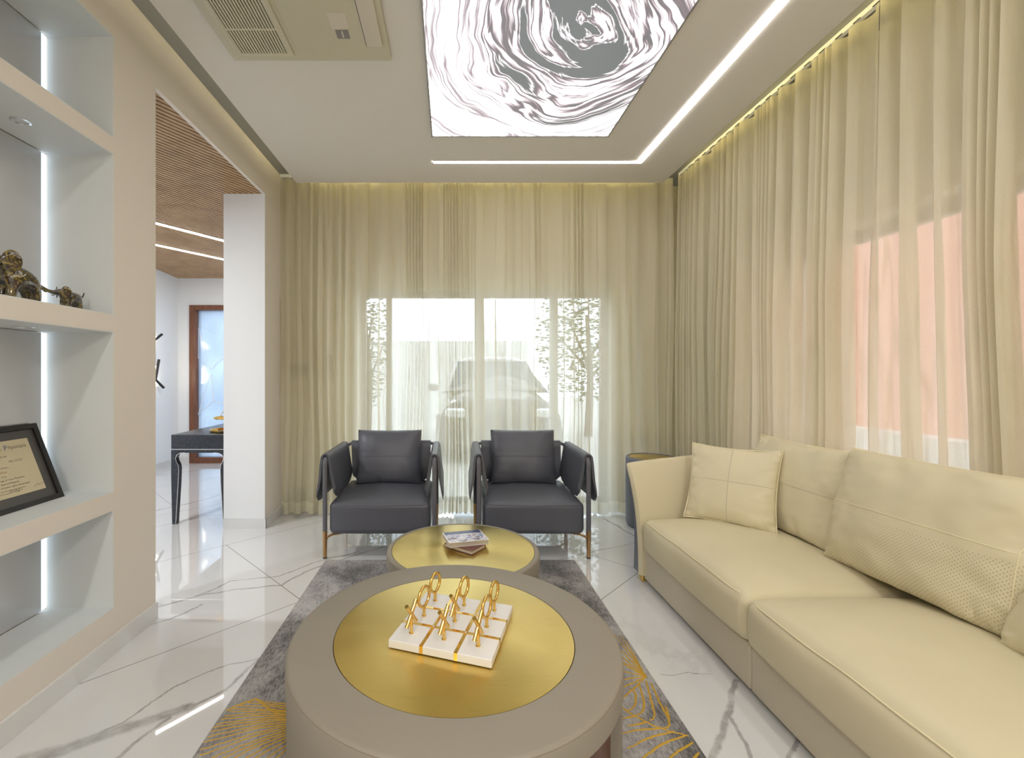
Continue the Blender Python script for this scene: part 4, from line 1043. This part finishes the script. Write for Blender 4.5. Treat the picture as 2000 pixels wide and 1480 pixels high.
# ------------------------------------------------------------------ niche: glass elephants
def elephant(label, loc, s, tail_pts, trunk_pts, seed, hz=0, hy=0):
    e = empty('elephant_figurine', loc, 0, label, 'figurine', 'amber glass elephants')
    V = []; E = []; Rr = []
    def chain(pts, root=None):
        pr = root
        for (x, y, z, r) in pts:
            V.append((x*s, y*s, z*s)); Rr.append(r*s); i = len(V)-1
            if pr is not None: E.append((pr, i))
            pr = i
        return pr
    chain([(0, .42, .55, .24)]); chain([(0, .20, .60, .27), (0, -.05, .60, .26), (0, -.26+hy, .62+hz*.5, .21), (0, -.42+hy, .72+hz, .18), (0, -.54+hy, .70+hz, .13)], 0); head = len(V)-1
    chain(trunk_pts, head); chain(tail_pts, 0)
    for sx in (-1, 1):
        chain([(sx*.12, .40, .35, .125), (sx*.12, .44, .16, .095), (sx*.12, .42, .04, .105)], 0)
        chain([(sx*.12, -.16, .34, .12), (sx*.12, -.20, .16, .09), (sx*.12, -.22, .04, .10)], 2)
    me = bpy.data.meshes.new('body'); me.from_pydata(V, E, []); me.materials.append(M['amber'])
    o = bpy.data.objects.new('body', me); COL.objects.link(o); o.parent = e
    sk = o.modifiers.new('skin', 'SKIN'); sk.use_smooth_shade = True
    for i, sv in enumerate(me.skin_vertices[0].data): sv.radius = (Rr[i], Rr[i]); sv.use_root = (i == 0)
    ss = o.modifiers.new('sub', 'SUBSURF'); ss.levels = ss.render_levels = 2
    for sx in (-1, 1):
        m = MB(); pts = []
        m.lathe([(0, .014), (.5, .011), (.85, .007), (1, 0), (.85, -.007), (.5, -.011), (0, -.014)], 22, axis='X')
        m.xf(Matrix.Translation((sx*.20*s, (-.38+hy)*s, (.72+hz)*s)) @ Matrix.Rotation(-sx*.5, 4, 'Z') @ Matrix.Scale(s, 4) @ Matrix.Diagonal((2.2, .19, .25, 1)))
        m.build('ear', 'amber', e)
        MB().tube([(sx*.06*s, (-.60+hy)*s, (.60+hz)*s), (sx*.09*s, (-.72+hy)*s, (.52+hz)*s), (sx*.09*s, (-.80+hy)*s, (.56+hz)*s)], .024*s, 6, r_end=.008*s).build('tusk', 'amber', e)
    return e
elephant('large amber glass elephant cut off by the left edge, on the niche shelf', (-1.545, 1.618, 1.459), .150, [(0, .64, .50, .045), (0, .74, .42, .03), (0, .84, .37, .03)], [(0, -.68, .52, .09), (0, -.76, .32, .07), (0, -.84, .16, .055), (0, -.94, .12, .045)], 1, .17, .10)
elephant('small amber glass elephant reaching its trunk to the big one\'s tail', (-1.545, 1.848, 1.459), .094, [(0, .66, .62, .045), (0, .76, .78, .03), (0, .80, .90, .03)], [(0, -.80, .64, .09), (0, -1.05, .66, .07), (0, -1.35, .78, .055), (0, -1.62, .92, .05)], 2)
# ------------------------------------------------------------------ hall: console table and stand
e = empty('console_table', (-2.01, 4.2, 0), 0, 'black crocodile-textured console table with silver edging, in the hall', 'console table')
x0, x1, y0, y1 = -2.237, -1.782, 3.65, 4.75
MB().rbox(((x0+x1)/2, (y0+y1)/2, .660), (x1-x0, y1-y0, .114), .004, 2, 2).build('top_box', 'croc', e, world=True)
MB().box(x0-.001, x1+.001, y0-.001, y1+.001, .597, .603).build('silver_line', 'silver', e, smooth=False, world=True)
MB().box(x0+.01, x1-.01, y0+.003, y1-.003, .572, .597).build('apron', 'croc', e, smooth=False, world=True)
for yy in (y0, y1-.05):
    for sx, xx in ((1, x0), (-1, x1)):
        prof = [(0, .597), (.115, .597), (.112, .574), (.075, .572), (.045, .556), (.034, .53), (.040, .505), (.056, .475), (.060, .44), (.056, .33), (.048, .2), (.036, .0), (.008, 0), (0, .40)]
        m = MB(); m.prism([(xx+sx*a, z) for a, z in prof], yy+.002, yy+.048, 'Y'); l = m.build('leg', 'croc', e, smooth=False, world=True)
        edge = [(xx+sx*(a+.001), yy+.0005, z) for a, z in prof[2:12]]
        MB().tube(edge, .0028, 5).xf(Matrix.Translation(-Vector((-2.01, 4.2, 0)))).build('silver_edge', 'silver', l)
e = empty('tiered_tray', (-1.90, 3.88, .7175), 0, 'two-tier gold tray stand on the black console table', 'tray')
for rr, zz in ((.135, 0), (.105, .105)):
    MB().lathe([(0, zz+.004), (rr-.012, zz+.004), (rr-.006, zz+.016), (rr, zz+.018), (rr-.002, zz+.006), (rr-.014, zz), (0, zz)], 48).build('tray_dish', 'gold', e)
MB().tube([(0, 0, .0), (0, 0, .12)], .004, 8).build('stem', 'gold', e)
MB().tube(arc((0, 0, .12), .055, 0, PI, 16, 'xz'), .0028, 6).build('handle', 'gold', e)
